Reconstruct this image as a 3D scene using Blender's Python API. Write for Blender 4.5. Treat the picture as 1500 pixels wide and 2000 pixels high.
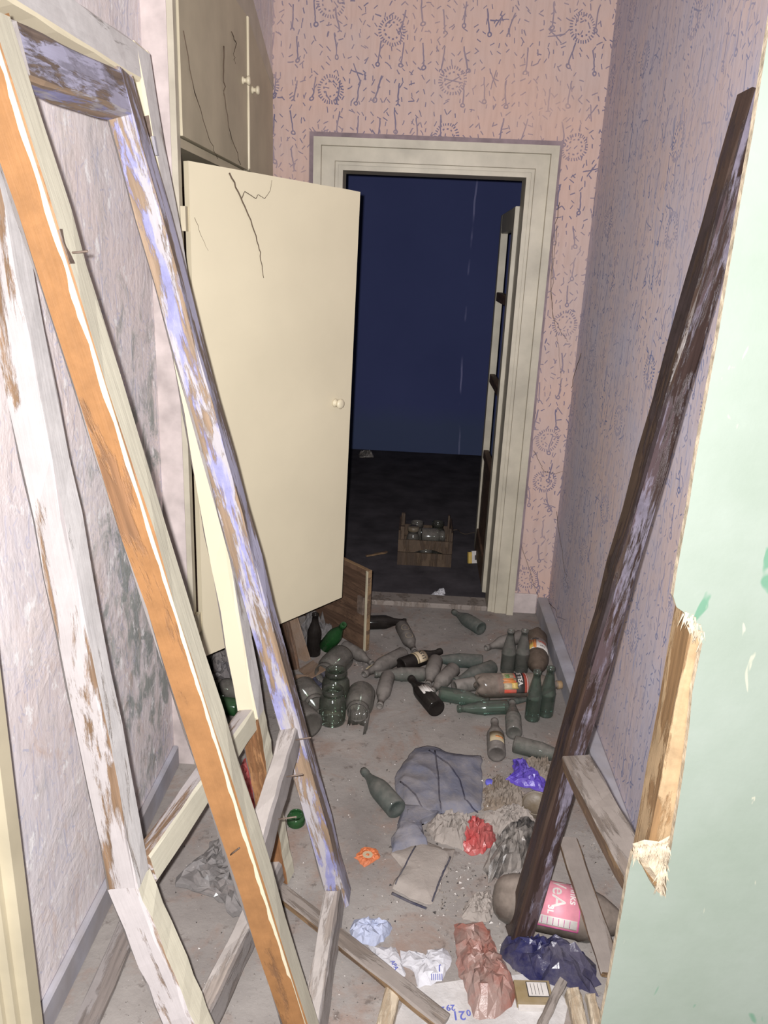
import bpy, bmesh, math, random
from mathutils import Vector, Matrix, noise as mnoise
from mathutils.geometry import tessellate_polygon

for o in list(bpy.data.objects):
    bpy.data.objects.remove(o, do_unlink=True)
S = bpy.context.scene
C = S.collection
random.seed(7)

# ------------------------------------------------------------------ camera
FPX = 1530.0
CAM = Vector((0.0, 0.0, 1.55))
def _axes(vd=(825, 512), vv=(540, 5750)):
    d = Vector((vd[0]-750, vd[1]-1000, FPX)).normalized()
    v = Vector((vv[0]-750, vv[1]-1000, FPX)).normalized()
    u = -v; u = (u - d*u.dot(d)).normalized()
    x = d.cross(u)
    return x, d, u
AX, AY, AZ = _axes()                       # the world axes as the lens sees them (x right, y down, z ahead)
cd = bpy.data.cameras.new('camera')
cd.sensor_fit = 'VERTICAL'; cd.sensor_height = 36.0; cd.sensor_width = 27.0
cd.lens = 36.0*FPX/2000.0; cd.clip_start = 0.02; cd.clip_end = 60
cam = bpy.data.objects.new('camera', cd); C.objects.link(cam)
cam.matrix_world = Matrix(((AX.x, -AX.y, -AX.z, CAM.x), (AY.x, -AY.y, -AY.z, CAM.y), (AZ.x, -AZ.y, -AZ.z, CAM.z), (0, 0, 0, 1)))
S.camera = cam

def at(px, py, ax, val):
    """the point of the plane  axis = val  that is seen at a pixel of the photograph"""
    c = Vector((px-750, py-1000, FPX))
    r = Vector((AX.dot(c), AY.dot(c), AZ.dot(c)))
    return CAM + r*((val-CAM[ax])/r[ax])
def fl(px, py, z=0.0): return at(px, py, 2, z)

# ------------------------------------------------------------------ light
w = bpy.data.worlds.new('world'); S.world = w; w.use_nodes = True
w.node_tree.nodes['Background'].inputs[0].default_value = (0.80, 0.86, 1.0, 1)
w.node_tree.nodes['Background'].inputs[1].default_value = 0.13
fd = bpy.data.lights.new('phone_flash', 'POINT'); fd.energy = 1.0; fd.shadow_soft_size = 0.007
fd.color = (1.0, 0.97, 0.97); fd.use_nodes = True
_nt = fd.node_tree; _em = _nt.nodes['Emission']
_fo = _nt.nodes.new('ShaderNodeLightFalloff'); _fo.inputs['Strength'].default_value = 428.0; _fo.inputs['Smooth'].default_value = 1.9
_nt.links.new(_fo.outputs['Quadratic'], _em.inputs['Strength'])
flash = bpy.data.objects.new('phone_flash', fd); C.objects.link(flash); flash.location = CAM + Vector((-0.022, 0.0, 0.016))
S.view_settings.view_transform = 'Standard'; S.view_settings.look = 'None'
S.view_settings.exposure = 0.0; S.view_settings.gamma = 1.0; S.view_settings.use_curve_mapping = False

# ------------------------------------------------------------------ node helpers
class NT:
    def __init__(s, name):
        s.m = bpy.data.materials.new(name); s.m.use_nodes = True
        s.t = s.m.node_tree; s.b = s.t.nodes['Principled BSDF']; s.out = s.t.nodes['Material Output']
        s._pos = None
    def n(s, typ, **k):
        nd = s.t.nodes.new(typ)
        for a, v in k.items(): setattr(nd, a, v)
        return nd
    def put(s, sock, v):
        if hasattr(v, 'is_linked'): s.t.links.new(v, sock)
        elif isinstance(v, (int, float)): sock.default_value = v if sock.type == 'VALUE' else ((v, v, v) if sock.type == 'VECTOR' else (v, v, v, 1))
        else:
            v = tuple(v)
            sock.default_value = v + (1,) if (sock.type == 'RGBA' and len(v) == 3) else v
    def pos(s):
        if s._pos is None: s._pos = s.n('ShaderNodeNewGeometry').outputs['Position']
        return s._pos
    def obj(s): return s.n('ShaderNodeTexCoord').outputs['Object']
    def scale(s, v, sc, off=(0, 0, 0)):
        m = s.n('ShaderNodeMapping'); s.put(m.inputs[0], v); m.inputs['Scale'].default_value = sc; m.inputs['Location'].default_value = off
        return m.outputs[0]
    def noise(s, v, sc=5.0, det=4.0, ro=0.55, dist=0.0, col=False):
        nd = s.n('ShaderNodeTexNoise'); s.put(nd.inputs['Vector'], v)
        nd.inputs['Scale'].default_value = sc; nd.inputs['Detail'].default_value = det
        nd.inputs['Roughness'].default_value = ro; nd.inputs['Distortion'].default_value = dist
        return nd.outputs['Color' if col else 'Fac']
    def voro(s, v, sc=5.0, feat='F1', out='Distance'):
        nd = s.n('ShaderNodeTexVoronoi', feature=feat); s.put(nd.inputs['Vector'], v); nd.inputs['Scale'].default_value = sc
        return nd.outputs[out]
    def ramp(s, f, *st):
        nd = s.n('ShaderNodeValToRGB'); s.put(nd.inputs[0], f); e = nd.color_ramp.elements
        while len(e) < len(st): e.new(0.5)
        for i, (p, c) in enumerate(st):
            e[i].position = p; e[i].color = (c, c, c, 1) if isinstance(c, (int, float)) else tuple(c) + (1,)
        return nd.outputs[0]
    def mix(s, f, a, b, mode='MIX'):
        nd = s.n('ShaderNodeMix', data_type='RGBA', blend_type=mode)
        s.put(nd.inputs[0], f); s.put(nd.inputs[6], a); s.put(nd.inputs[7], b)
        return nd.outputs[2]
    def ma(s, op, a, b=0.0, c=None):
        nd = s.n('ShaderNodeMath', operation=op); s.put(nd.inputs[0], a); s.put(nd.inputs[1], b)
        if c is not None: s.put(nd.inputs[2], c)
        return nd.outputs[0]
    def sep(s, v):
        nd = s.n('ShaderNodeSeparateXYZ'); s.put(nd.inputs[0], v); return nd.outputs
    def comb(s, x, y, z=0.0):
        nd = s.n('ShaderNodeCombineXYZ'); s.put(nd.inputs[0], x); s.put(nd.inputs[1], y); s.put(nd.inputs[2], z); return nd.outputs[0]
    def bump(s, h, st=0.3, d=0.01):
        nd = s.n('ShaderNodeBump'); s.put(nd.inputs['Height'], h); nd.inputs['Strength'].default_value = st; nd.inputs['Distance'].default_value = d
        s.t.links.new(nd.outputs[0], s.b.inputs['Normal'])
    def done(s, col=None, rough=0.7, spec=0.3, **k):
        if col is not None: s.put(s.b.inputs['Base Color'], col)
        s.put(s.b.inputs['Roughness'], rough); s.b.inputs['Specular IOR Level'].default_value = spec
        for a, v in k.items(): s.put(s.b.inputs[a], v)
        return s.m

def plain(name, col, rough=0.6, spec=0.3, var=0.25, sc=12.0, dust=0.0, bump=0.0, metal=0.0):
    g = NT(name); p = g.obj()
    f = g.noise(p, sc, 5)
    c = g.mix(g.ramp(f, (0.3, 0.0), (0.7, 1.0)), tuple(x*(1-var) for x in col), tuple(min(1, x*(1+var)) for x in col))
    if dust: c = g.mix(g.ma('MULTIPLY', g.ramp(g.noise(p, sc*0.6, 5), (0.35, 0.0), (0.65, 1.0)), dust), c, (0.30, 0.26, 0.23))
    if bump: g.bump(f, bump, 0.004)
    return g.done(c, rough, spec, Metallic=metal)

def mark_layer(g, u, v, cu, cv, seed, ln, wd, ang, prob, jit=0.5):
    """short printed strokes, one per cell at most"""
    a = g.ma('DIVIDE', u, cu); b = g.ma('DIVIDE', v, cv)
    iu = g.ma('FLOOR', a); iv = g.ma('FLOOR', b)
    wn = g.n('ShaderNodeTexWhiteNoise', noise_dimensions='3D'); g.put(wn.inputs['Vector'], g.comb(iu, iv, seed))
    rr = g.n('ShaderNodeSeparateColor'); g.put(rr.inputs[0], wn.outputs['Color']); r, gg, bb = rr.outputs[0], rr.outputs[1], rr.outputs[2]
    x = g.ma('MULTIPLY', g.ma('SUBTRACT', g.ma('SUBTRACT', a, iu), g.ma('MULTIPLY_ADD', r, jit, 0.5-jit/2)), cu)
    y = g.ma('MULTIPLY', g.ma('SUBTRACT', g.ma('SUBTRACT', b, iv), g.ma('MULTIPLY_ADD', gg, jit, 0.5-jit/2)), cv)
    th = g.ma('MULTIPLY', g.ma('SUBTRACT', bb, 0.5), ang)
    cs = g.ma('COSINE', th); sn = g.ma('SINE', th)
    xr = g.ma('SUBTRACT', g.ma('MULTIPLY', x, cs), g.ma('MULTIPLY', y, sn))
    yr = g.ma('ADD', g.ma('MULTIPLY', x, sn), g.ma('MULTIPLY', y, cs))
    keep = g.ma('LESS_THAN', wn.outputs['Value'], prob)
    return xr, yr, keep
def stroke(g, xr, yr, keep, ln, wd):
    return g.ma('MULTIPLY', g.ma('MULTIPLY', g.ma('LESS_THAN', g.ma('ABSOLUTE', xr), wd), g.ma('LESS_THAN', g.ma('ABSOLUTE', yr), ln)), keep)
def ring(g, x, y, keep, R, wd, n=0):
    r = g.ma('SQRT', g.ma('ADD', g.ma('MULTIPLY', x, x), g.ma('MULTIPLY', y, y)))
    m = g.ma('LESS_THAN', g.ma('ABSOLUTE', g.ma('SUBTRACT', r, R)), wd)
    if n: m = g.ma('MULTIPLY', m, g.ma('GREATER_THAN', g.ma('SINE', g.ma('MULTIPLY', g.ma('ARCTAN2', y, x), n)), 0.1))
    return g.ma('MULTIPLY', m, keep)

def wallpaper(name, axis, base, base2, strength, worn=0.0, ink=(0.085, 0.092, 0.18), streak=0.0):
    g = NT(name); p = g.pos(); q = g.sep(p)
    wob = g.noise(p, 9.0, 3, col=True); wq = g.sep(wob)
    u = g.ma('ADD', q[axis], g.ma('MULTIPLY', g.ma('SUBTRACT', wq[0], 0.5), 0.03))
    v = g.ma('ADD', q[2], g.ma('MULTIPLY', g.ma('SUBTRACT', wq[1], 0.5), 0.03))
    m = []
    a = mark_layer(g, u, v, 0.082, 0.125, 1.3, 0, 0, 0.45, 0.70, 0.35); m.append(stroke(g, *a, 0.038, 0.0027))
    m.append(ring(g, a[0], g.ma('ADD', a[1], 0.045), a[2], 0.0068, 0.0026))
    a = mark_layer(g, u, v, 0.030, 0.036, 7.7, 0, 0, 2.2, 0.75, 0.7); m.append(stroke(g, *a, 0.0085, 0.0019))
    a = mark_layer(g, u, v, 0.047, 0.041, 3.1, 0, 0, 3.0, 0.5, 0.7); m.append(stroke(g, *a, 0.011, 0.0020))
    a = mark_layer(g, u, v, 0.25, 0.23, 5.9, 0, 0, 0.4, 0.42, 0.6)
    m.append(ring(g, *a, 0.046, 0.0060, 30)); m.append(ring(g, *a, 0.028, 0.0030, 11))
    a = mark_layer(g, u, v, 0.19, 0.23, 9.2, 0, 0, 3.0, 0.45, 0.5)
    m.append(stroke(g, *a, 0.035, 0.0022)); m.append(stroke(g, g.ma('ADD', a[0], a[1]), a[1], a[2], 0.02, 0.0030))
    tot = m[0]
    for k in m[1:]: tot = g.ma('MAXIMUM', tot, k)
    fade = g.ramp(g.noise(p, 3.5, 4), (0.30, 0.35), (0.62, 1.0))
    tot = g.ma('MULTIPLY', g.ma('MULTIPLY', tot, fade), strength)
    bc = g.mix(g.ramp(g.noise(p, 2.2, 5, 0.6), (0.32, 0.0), (0.68, 1.0)), base, base2)
    bc = g.mix(g.ramp(g.noise(g.scale(p, (30, 30, 4)), 2.0, 4), (0.45, 0.0), (0.75, 0.28)), bc, tuple(x*0.6 for x in base))
    c = g.mix(tot, bc, ink)
    h = g.noise(g.scale(p, (60, 60, 25)), 1.0, 4)
    if streak:
        k1 = g.ramp(g.noise(g.scale(p, (70, 70, 7)), 1.0, 5, 0.65, 0.3), (0.55, 0.0), (0.66, 1.0))
        c = g.mix(g.ma('MULTIPLY', k1, streak), c, (0.30, 0.34, 0.52))
        c = g.mix(g.ramp(g.noise(g.scale(p, (3, 3, 1)), 1.0, 4), (0.42, 0.0), (0.68, streak*0.7)), c, (0.42, 0.40, 0.48))
    if worn:
        # bare plaster, dirt streaks and mould
        pl = g.ramp(g.noise(p, 2.6, 6, 0.65, 0.4), (0.42, 0.0), (0.56, 1.0))
        c = g.mix(g.ma('MULTIPLY', pl, worn), c, g.mix(g.noise(p, 7, 5), (0.82, 0.79, 0.80), (0.74, 0.62, 0.56)))
        low = g.ramp(q[2], (0.0, 1.0), (0.55, 1.0), (0.95, 0.15), (1.0, 0.0))
        sp = g.noise(g.scale(p, (1, 6, 4)), 2.4, 8, 0.72, 0.5)
        mo = g.ma('MULTIPLY', g.ramp(sp, (0.50, 0.0), (0.62, 1.0)), g.ramp(g.ma('MULTIPLY', q[2], 0.62), (0.30, 1.0), (0.95, 0.12)))
        ctr = g.ma('SQRT', g.ma('ADD', g.ma('POWER', g.ma('MULTIPLY', g.ma('SUBTRACT', q[1], 1.93), 1.9), 2.0), g.ma('POWER', g.ma('SUBTRACT', q[2], 0.72), 2.0)))
        mo = g.ma('MULTIPLY', g.ramp(g.ma('ADD', sp, g.ramp(ctr, (0.0, 0.16), (0.75, 0.0))), (0.53, 0.0), (0.66, 1.0)), g.ramp(ctr, (0.45, 1.0), (1.0, 0.22)))
        c = g.mix(g.ma('MULTIPLY', mo, 0.80), c, g.mix(g.noise(p, 11, 3), (0.15, 0.19, 0.20), (0.30, 0.34, 0.29)))
        br = g.ramp(g.noise(g.scale(p, (1, 5, 3), (3, 1, 2)), 2.6, 7, 0.7, 0.6), (0.54, 0.0), (0.70, 0.6))
        c = g.mix(g.ma('MULTIPLY', br, g.ramp(q[2], (0.55, 1.0), (1.0, 0.25))), c, (0.55, 0.40, 0.32))
        wh = g.ramp(g.noise(g.scale(p, (1, 7, 5), (1, 4, 7)), 3.0, 6, 0.7), (0.58, 0.0), (0.64, 0.8))
        c = g.mix(wh, c, (0.86, 0.85, 0.85))
        h = g.ma('ADD', h, g.ma('MULTIPLY', g.ma('ADD', sp, pl), 1.4))
        g.bump(h, 0.30, 0.005)
    else: g.bump(h, 0.25, 0.004)
    return g.done(c, 0.85, 0.15)

def peel(name, paint, wood, amt=0.5, sc=6.0, mott=0.25, under=None, gloss=0.5):
    """old paint flaking off bare wood; grain runs along local Z"""
    g = NT(name); p = g.obj()
    rnd = g.n('ShaderNodeObjectInfo').outputs['Random']
    p = g.n('ShaderNodeVectorMath', operation='ADD'); g.put(p.inputs[0], g.obj()); g.put(p.inputs[1], g.comb(0.0, 0.0, g.ma('MULTIPLY', rnd, 20.0))); p = p.outputs[0]
    gr = g.noise(g.scale(p, (90, 90, 5)), 1.0, 5, 0.6)
    wd = g.mix(g.ramp(gr, (0.35, 0.0), (0.7, 1.0)), tuple(x*0.55 for x in wood), wood)
    f = g.noise(g.scale(p, (26, 26, 4.0)), sc/6.0, 8, 0.68, 0.3)
    k = g.ramp(f, (max(0.0, amt-0.025), 0.0), (min(1.0, amt+0.025), 1.0))
    pc = g.mix(g.ramp(g.noise(p, 22, 6, 0.7), (0.35, 0.0), (0.65, 1.0)), tuple(x*(1-mott) for x in paint), paint)
    if under:
        k2 = g.ramp(g.noise(g.scale(p, (20, 20, 3), (3, 7, 1)), sc/5.0, 7, 0.7, 0.4), (0.47, 0.0), (0.53, 1.0))
        pc = g.mix(k2, pc, under)
    c = g.mix(k, wd, pc)
    g.bump(g.ma('ADD', g.ma('MULTIPLY', k, 0.7), g.ma('MULTIPLY', gr, 0.5)), 0.6, 0.003)
    return g.done(c, gloss, 0.4)

def glass(name, tint, dust=0.5, body=0.0, dustc=(0.215, 0.195, 0.178)):
    """thin old glass: tinted see-through, sharp reflections, dust lying on what faces up"""
    g = NT(name); t = g.t
    geo = g.n('ShaderNodeNewGeometry')
    lw = g.n('ShaderNodeLayerWeight'); lw.inputs[0].default_value = 0.35
    tr = g.n('ShaderNodeBsdfTransparent'); g.put(tr.inputs[0], g.mix(lw.outputs['Facing'], tint, tuple(x*0.5 for x in tint)))
    gl = g.n('ShaderNodeBsdfGlossy'); gl.inputs['Roughness'].default_value = 0.11; g.put(gl.inputs[0], (0.9, 0.95, 0.95))
    fr = g.n('ShaderNodeFresnel'); fr.inputs[0].default_value = 1.5
    m1 = g.n('ShaderNodeMixShader'); g.put(m1.inputs[0], g.ma('MINIMUM', fr.outputs[0], 0.5)); t.links.new(tr.outputs[0], m1.inputs[1]); t.links.new(gl.outputs[0], m1.inputs[2])
    src = m1.outputs[0]
    if body:
        df = g.n('ShaderNodeBsdfDiffuse'); g.put(df.inputs[0], tuple(x*0.35 for x in tint)); m = g.n('ShaderNodeMixShader'); m.inputs[0].default_value = body
        t.links.new(src, m.inputs[1]); t.links.new(df.outputs[0], m.inputs[2]); src = m.outputs[0]
    up = g.sep(geo.outputs['Normal'])[2]
    ff = g.ma('MULTIPLY', g.ma('MULTIPLY_ADD', up, 0.55, 0.62), g.ramp(g.noise(geo.outputs['Position'], 30, 5), (0.25, 0.55), (0.7, 1.0)))
    ff = g.ma('MINIMUM', g.ma('MAXIMUM', g.ma('MULTIPLY', ff, dust), 0.0), 0.97)
    dd = g.n('ShaderNodeBsdfDiffuse'); g.put(dd.inputs[0], g.mix(g.noise(geo.outputs['Position'], 60, 3), tuple(x*0.8 for x in dustc), tuple(x*1.15 for x in dustc)))
    m2 = g.n('ShaderNodeMixShader'); g.put(m2.inputs[0], ff); t.links.new(src, m2.inputs[1]); t.links.new(dd.outputs[0], m2.inputs[2])
    t.links.new(m2.outputs[0], g.out.inputs[0])
    return g.m

MT = {}
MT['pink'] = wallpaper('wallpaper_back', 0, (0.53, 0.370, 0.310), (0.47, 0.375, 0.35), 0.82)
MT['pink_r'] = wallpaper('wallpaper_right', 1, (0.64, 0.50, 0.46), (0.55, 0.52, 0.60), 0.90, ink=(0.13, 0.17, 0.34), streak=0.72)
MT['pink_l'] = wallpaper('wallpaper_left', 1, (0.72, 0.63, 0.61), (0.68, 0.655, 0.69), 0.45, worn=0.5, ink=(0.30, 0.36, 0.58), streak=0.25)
def m_floor():
    g = NT('dusty_concrete'); p = g.pos()
    a = g.noise(p, 3.0, 6, 0.6, 0.3); b = g.noise(p, 24, 6, 0.7); d = g.voro(p, 55)
    c = g.mix(g.ramp(a, (0.3, 0.0), (0.7, 1.0)), (0.195, 0.176, 0.164), (0.325, 0.300, 0.278))
    c = g.mix(g.ramp(g.noise(p, 5.5, 6, 0.7, 0.5), (0.50, 0.0), (0.66, 0.75)), c, (0.25, 0.175, 0.14))
    c = g.mix(g.ramp(b, (0.58, 0.0), (0.68, 0.75)), c, (0.115, 0.095, 0.085))
    c = g.mix(g.ramp(d, (0.05, 0.35), (0.10, 0.0)), c, (0.40, 0.37, 0.34))
    c = g.mix(g.ramp(g.sep(p)[1], (0.0, 0.0), (1.0, 0.0)), c, c)
    g.bump(g.ma('ADD', b, g.ma('MULTIPLY', a, 2.0)), 0.5, 0.006)
    return g.done(c, 0.92, 0.1)
MT['floor'] = m_floor()
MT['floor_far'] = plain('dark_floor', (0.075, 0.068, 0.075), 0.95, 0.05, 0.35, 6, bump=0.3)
def m_blue():
    g = NT('blue_paint'); p = g.pos(); q = g.sep(p)
    c = g.mix(g.noise(p, 1.5, 5), (0.058, 0.072, 0.185), (0.082, 0.098, 0.240))
    wv = g.ma('SUBTRACT', q[0], g.ma('MULTIPLY_ADD', g.noise(p, 1.2, 3), 0.10, 0.335))
    c = g.mix(g.ma('MULTIPLY', g.ma('MULTIPLY', g.ma('LESS_THAN', g.ma('ABSOLUTE', wv), 0.007), g.ramp(g.noise(p, 2.3, 3), (0.44, 0.0), (0.52, 0.8))), 0.8), c, (0.32, 0.32, 0.55))
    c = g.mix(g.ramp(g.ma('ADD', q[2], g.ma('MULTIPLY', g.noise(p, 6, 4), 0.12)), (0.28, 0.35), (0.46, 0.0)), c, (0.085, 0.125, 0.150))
    return g.done(c, 0.85, 0.1)
MT['blue'] = m_blue()
def m_green():
    g = NT('mint_distemper'); p = g.pos()
    c = g.mix(g.ramp(g.noise(p, 5, 6, 0.6), (0.3, 0.0), (0.7, 1.0)), (0.235, 0.280, 0.232), (0.280, 0.322, 0.280))
    c = g.mix(g.ramp(g.noise(g.scale(p, (1, 1, 0.5), (0, 0, 3)), 17, 3, 0.5, 0.5), (0.665, 0.0), (0.685, 0.85)), c, (0.10, 0.23, 0.15))
    c = g.mix(g.ramp(g.noise(g.scale(p, (1, 1, 0.35)), 26, 3, 0.5, 1.2), (0.70, 0.0), (0.72, 0.9)), c, (0.42, 0.42, 0.33))
    c = g.mix(g.ramp(g.noise(p, 60, 3), (0.74, 0.0), (0.76, 0.8)), c, (0.17, 0.14, 0.08))
    g.bump(g.noise(p, 26, 5), 0.18, 0.004)
    return g.done(c, 0.55, 0.25)
MT['green'] = m_green()
MT['cream'] = plain('cream_paint', (0.60, 0.54, 0.395), 0.42, 0.45, 0.05, 3, bump=0.08)
MT['cream_old'] = plain('yellowed_paint', (0.46, 0.41, 0.295), 0.55, 0.35, 0.14, 5, bump=0.15)
MT['trim'] = plain('grey_cream_paint', (0.42, 0.385, 0.305), 0.45, 0.4, 0.16, 9, bump=0.15)
MT['ply'] = peel('dark_ply', (0.16, 0.095, 0.06), (0.12, 0.07, 0.045), 0.5, 5, 0.4, gloss=0.6)
MT['plaster'] = plain('old_plaster', (0.46, 0.40, 0.385), 0.9, 0.1, 0.25, 11, bump=0.4)
MT['base_r'] = plain('blue_grey_skirting', (0.34, 0.34, 0.39), 0.8, 0.2, 0.2, 10, dust=0.6, bump=0.3)
MT['dark'] = plain('dark_hollow', (0.05, 0.045, 0.04), 0.9, 0.1, 0.2)
# the frames: one paint for each side of a board
MT['orange'] = peel('bare_orange_wood', (0.315, 0.155, 0.060), (0.27, 0.14, 0.068), 0.40, 3, 0.22, gloss=0.6)
MT['white_brown'] = peel('white_flaking_paint', (0.43, 0.395, 0.39), (0.26, 0.165, 0.10), 0.475, 4, 0.10)
MT['white_grey'] = peel('chalky_white_paint', (0.56, 0.54, 0.53), (0.37, 0.33, 0.30), 0.40, 6, 0.18)
MT['cream_f'] = peel('cream_flaking_paint', (0.56, 0.53, 0.42), (0.42, 0.30, 0.18), 0.30, 6, 0.08)
MT['lav'] = peel('lavender_flaking_paint', (0.29, 0.29, 0.50), (0.34, 0.24, 0.16), 0.48, 7, 0.30, under=(0.38, 0.355, 0.37))
MT['grey_worn'] = peel('grey_weathered_paint', (0.27, 0.26, 0.33), (0.20, 0.15, 0.12), 0.47, 7, 0.35, under=(0.36, 0.35, 0.46))
MT['grey_pink'] = peel('dusty_pale_wood', (0.46, 0.42, 0.39), (0.42, 0.36, 0.315), 0.46, 4, 0.12)
MT['grey_side'] = peel('dusty_grey_wood', (0.28, 0.255, 0.245), (0.25, 0.215, 0.195), 0.46, 4, 0.15)
MT['brown'] = peel('raw_brown_wood', (0.33, 0.17, 0.075), (0.24, 0.115, 0.05), 0.5, 5, 0.35)
MT['char'] = peel('blackened_wood', (0.036, 0.024, 0.026), (0.060, 0.036, 0.026), 0.52, 6, 0.5, gloss=0.4)
MT['char_face'] = peel('purple_grey_blistered_paint', (0.20, 0.178, 0.225), (0.050, 0.031, 0.027), 0.50, 6, 0.4, under=(0.075, 0.052, 0.055), gloss=0.35)
MT['plank'] = peel('dusty_plank', (0.27, 0.235, 0.21), (0.235, 0.195, 0.165), 0.46, 4, 0.15)
MT['plank_br'] = peel('brown_plank_side', (0.27, 0.175, 0.095), (0.17, 0.11, 0.07), 0.5, 5, 0.3)
MT['crate'] = peel('crate_wood', (0.115, 0.078, 0.05), (0.09, 0.06, 0.04), 0.5, 5, 0.3)
MT['pale'] = peel('pale_split_wood', (0.52, 0.44, 0.33), (0.46, 0.36, 0.25), 0.45, 4, 0.1)
MT['post'] = peel('raw_stud_wood', (0.47, 0.33, 0.19), (0.32, 0.19, 0.09), 0.5, 5, 0.3)
MT['fibre'] = plain('torn_fibre', (0.50, 0.42, 0.31), 0.95, 0.05, 0.4, 60, bump=0.8)
MT['iron'] = plain('rusty_iron', (0.13, 0.095, 0.075), 0.6, 0.4, 0.4, 60)
MT['web'] = plain('dusty_cobweb', (0.10, 0.075, 0.055), 0.95, 0.05)
# glass
MT['g_green'] = glass('green_glass_dusty', (0.52, 0.68, 0.63), 0.68)
MT['g_clean'] = glass('green_glass_clear', (0.58, 0.80, 0.72), 0.30)
MT['g_dust'] = glass('grey_dusted_glass', (0.40, 0.45, 0.42), 1.15)
MT['g_bottle'] = glass('bottle_green_glass', (0.02, 0.30, 0.05), 0.18, 0.45)
MT['g_teal'] = glass('dark_teal_glass', (0.20, 0.40, 0.36), 0.50, 0.2)
MT['g_black'] = glass('black_brown_glass', (0.03, 0.02, 0.018), 0.09, 0.5)
MT['g_brown'] = glass('brown_dusted_glass', (0.06, 0.045, 0.04), 0.85, 0.4)
MT['g_jar'] = glass('jar_glass', (0.74, 0.82, 0.74), 0.18)
MT['g_jard'] = glass('jar_glass_dusty', (0.66, 0.70, 0.64), 0.55)
MT['pet'] = glass('dusty_clear_plastic', (0.55, 0.50, 0.46), 0.85, 0.0, (0.24, 0.20, 0.17))
MT['pet_b'] = glass('brown_dusty_plastic', (0.24, 0.18, 0.14), 0.85, 0.2, (0.15, 0.115, 0.09))
MT['film'] = glass('clear_plastic_film', (0.93, 0.93, 0.95), 0.42, 0.0, (0.36, 0.34, 0.33))
def lab(n, c, d=0.25): return plain(n, c, 0.5, 0.4, 0.12, 40, dust=d)
MT['l_red'] = lab('label_red', (0.50, 0.07, 0.04)); MT['l_pink'] = lab('label_pink', (0.62, 0.24, 0.30), 0.12); MT['l_white'] = lab('label_white', (0.58, 0.55, 0.52))
MT['l_orange'] = lab('label_orange', (0.60, 0.20, 0.04)); MT['l_yellow'] = lab('label_yellow', (0.55, 0.38, 0.08)); MT['l_tan'] = lab('label_tan', (0.38, 0.31, 0.19))
MT['l_black'] = lab('print_black', (0.03, 0.028, 0.028), 0.1); MT['l_cream'] = lab('label_cream', (0.46, 0.37, 0.24)); MT['l_mag'] = lab('label_magenta', (0.42, 0.06, 0.22), 0.1)
MT['l_blue'] = lab('print_blue', (0.10, 0.12, 0.40), 0.1); MT['l_green'] = lab('print_green', (0.12, 0.22, 0.06)); MT['l_gold'] = lab('print_gold', (0.24, 0.18, 0.09))
MT['cap_blue'] = lab('blue_plastic', (0.12, 0.12, 0.55), 0.1); MT['cap_tan'] = lab('tan_plastic', (0.30, 0.20, 0.10), 0.3)
# rags, bags, papers
def crinkle(name, col, rough=0.45, dust=0.5, spec=0.5):
    g = NT(name); p = g.pos()
    c = g.mix(g.noise(p, 14, 5), tuple(x*0.6 for x in col), tuple(min(1, x*1.25) for x in col))
    c = g.mix(g.ma('MULTIPLY', g.ramp(g.noise(p, 11, 6, 0.65), (0.38, 0.0), (0.58, 1.0)), dust), c, (0.28, 0.25, 0.225))
    g.bump(g.noise(p, 55, 4, 0.6, 0.8), 0.5, 0.004)
    return g.done(c, rough, spec)
MT['cloth'] = crinkle('grey_blue_cloth', (0.155, 0.16, 0.205), 0.95, 0.45, 0.05); MT['cloth_d'] = crinkle('dark_cloth', (0.05, 0.05, 0.075), 0.95, 0.3, 0.05)
MT['sack'] = crinkle('dusty_paper', (0.33, 0.29, 0.26), 0.9, 0.6, 0.1); MT['b_red'] = crinkle('red_plastic', (0.42, 0.05, 0.05), 0.35, 0.25)
MT['b_rust'] = crinkle('dusty_red_plastic', (0.27, 0.11, 0.085), 0.4, 0.55); MT['b_purple'] = crinkle('purple_plastic', (0.09, 0.05, 0.40), 0.35, 0.12)
MT['b_black'] = crinkle('dusty_black_plastic', (0.05, 0.047, 0.045), 0.4, 0.85); MT['b_navy'] = crinkle('navy_plastic', (0.022, 0.022, 0.075), 0.3, 0.22)
MT['b_grey'] = crinkle('grey_plastic', (0.12, 0.115, 0.125), 0.35, 0.6); MT['litter'] = crinkle('brown_litter', (0.20, 0.155, 0.115), 0.9, 0.5, 0.1)
MT['paper_b'] = crinkle('pale_blue_paper', (0.40, 0.44, 0.58), 0.7, 0.2, 0.2); MT['paper_w'] = crinkle('white_paper', (0.56, 0.56, 0.60), 0.7, 0.25, 0.2)
MT['page'] = crinkle('printed_page', (0.52, 0.50, 0.49), 0.7, 0.35, 0.2); MT['card'] = crinkle('brown_cardboard', (0.26, 0.175, 0.12), 0.9, 0.25, 0.1)
MT['orange_w'] = crinkle('orange_wrapper', (0.55, 0.16, 0.06), 0.5, 0.15); MT['tin'] = crinkle('rusty_tin', (0.13, 0.10, 0.06), 0.5, 0.4)
MT['crumb'] = crinkle('crumbs', (0.24, 0.21, 0.185), 0.95, 0.4, 0.05)

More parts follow.
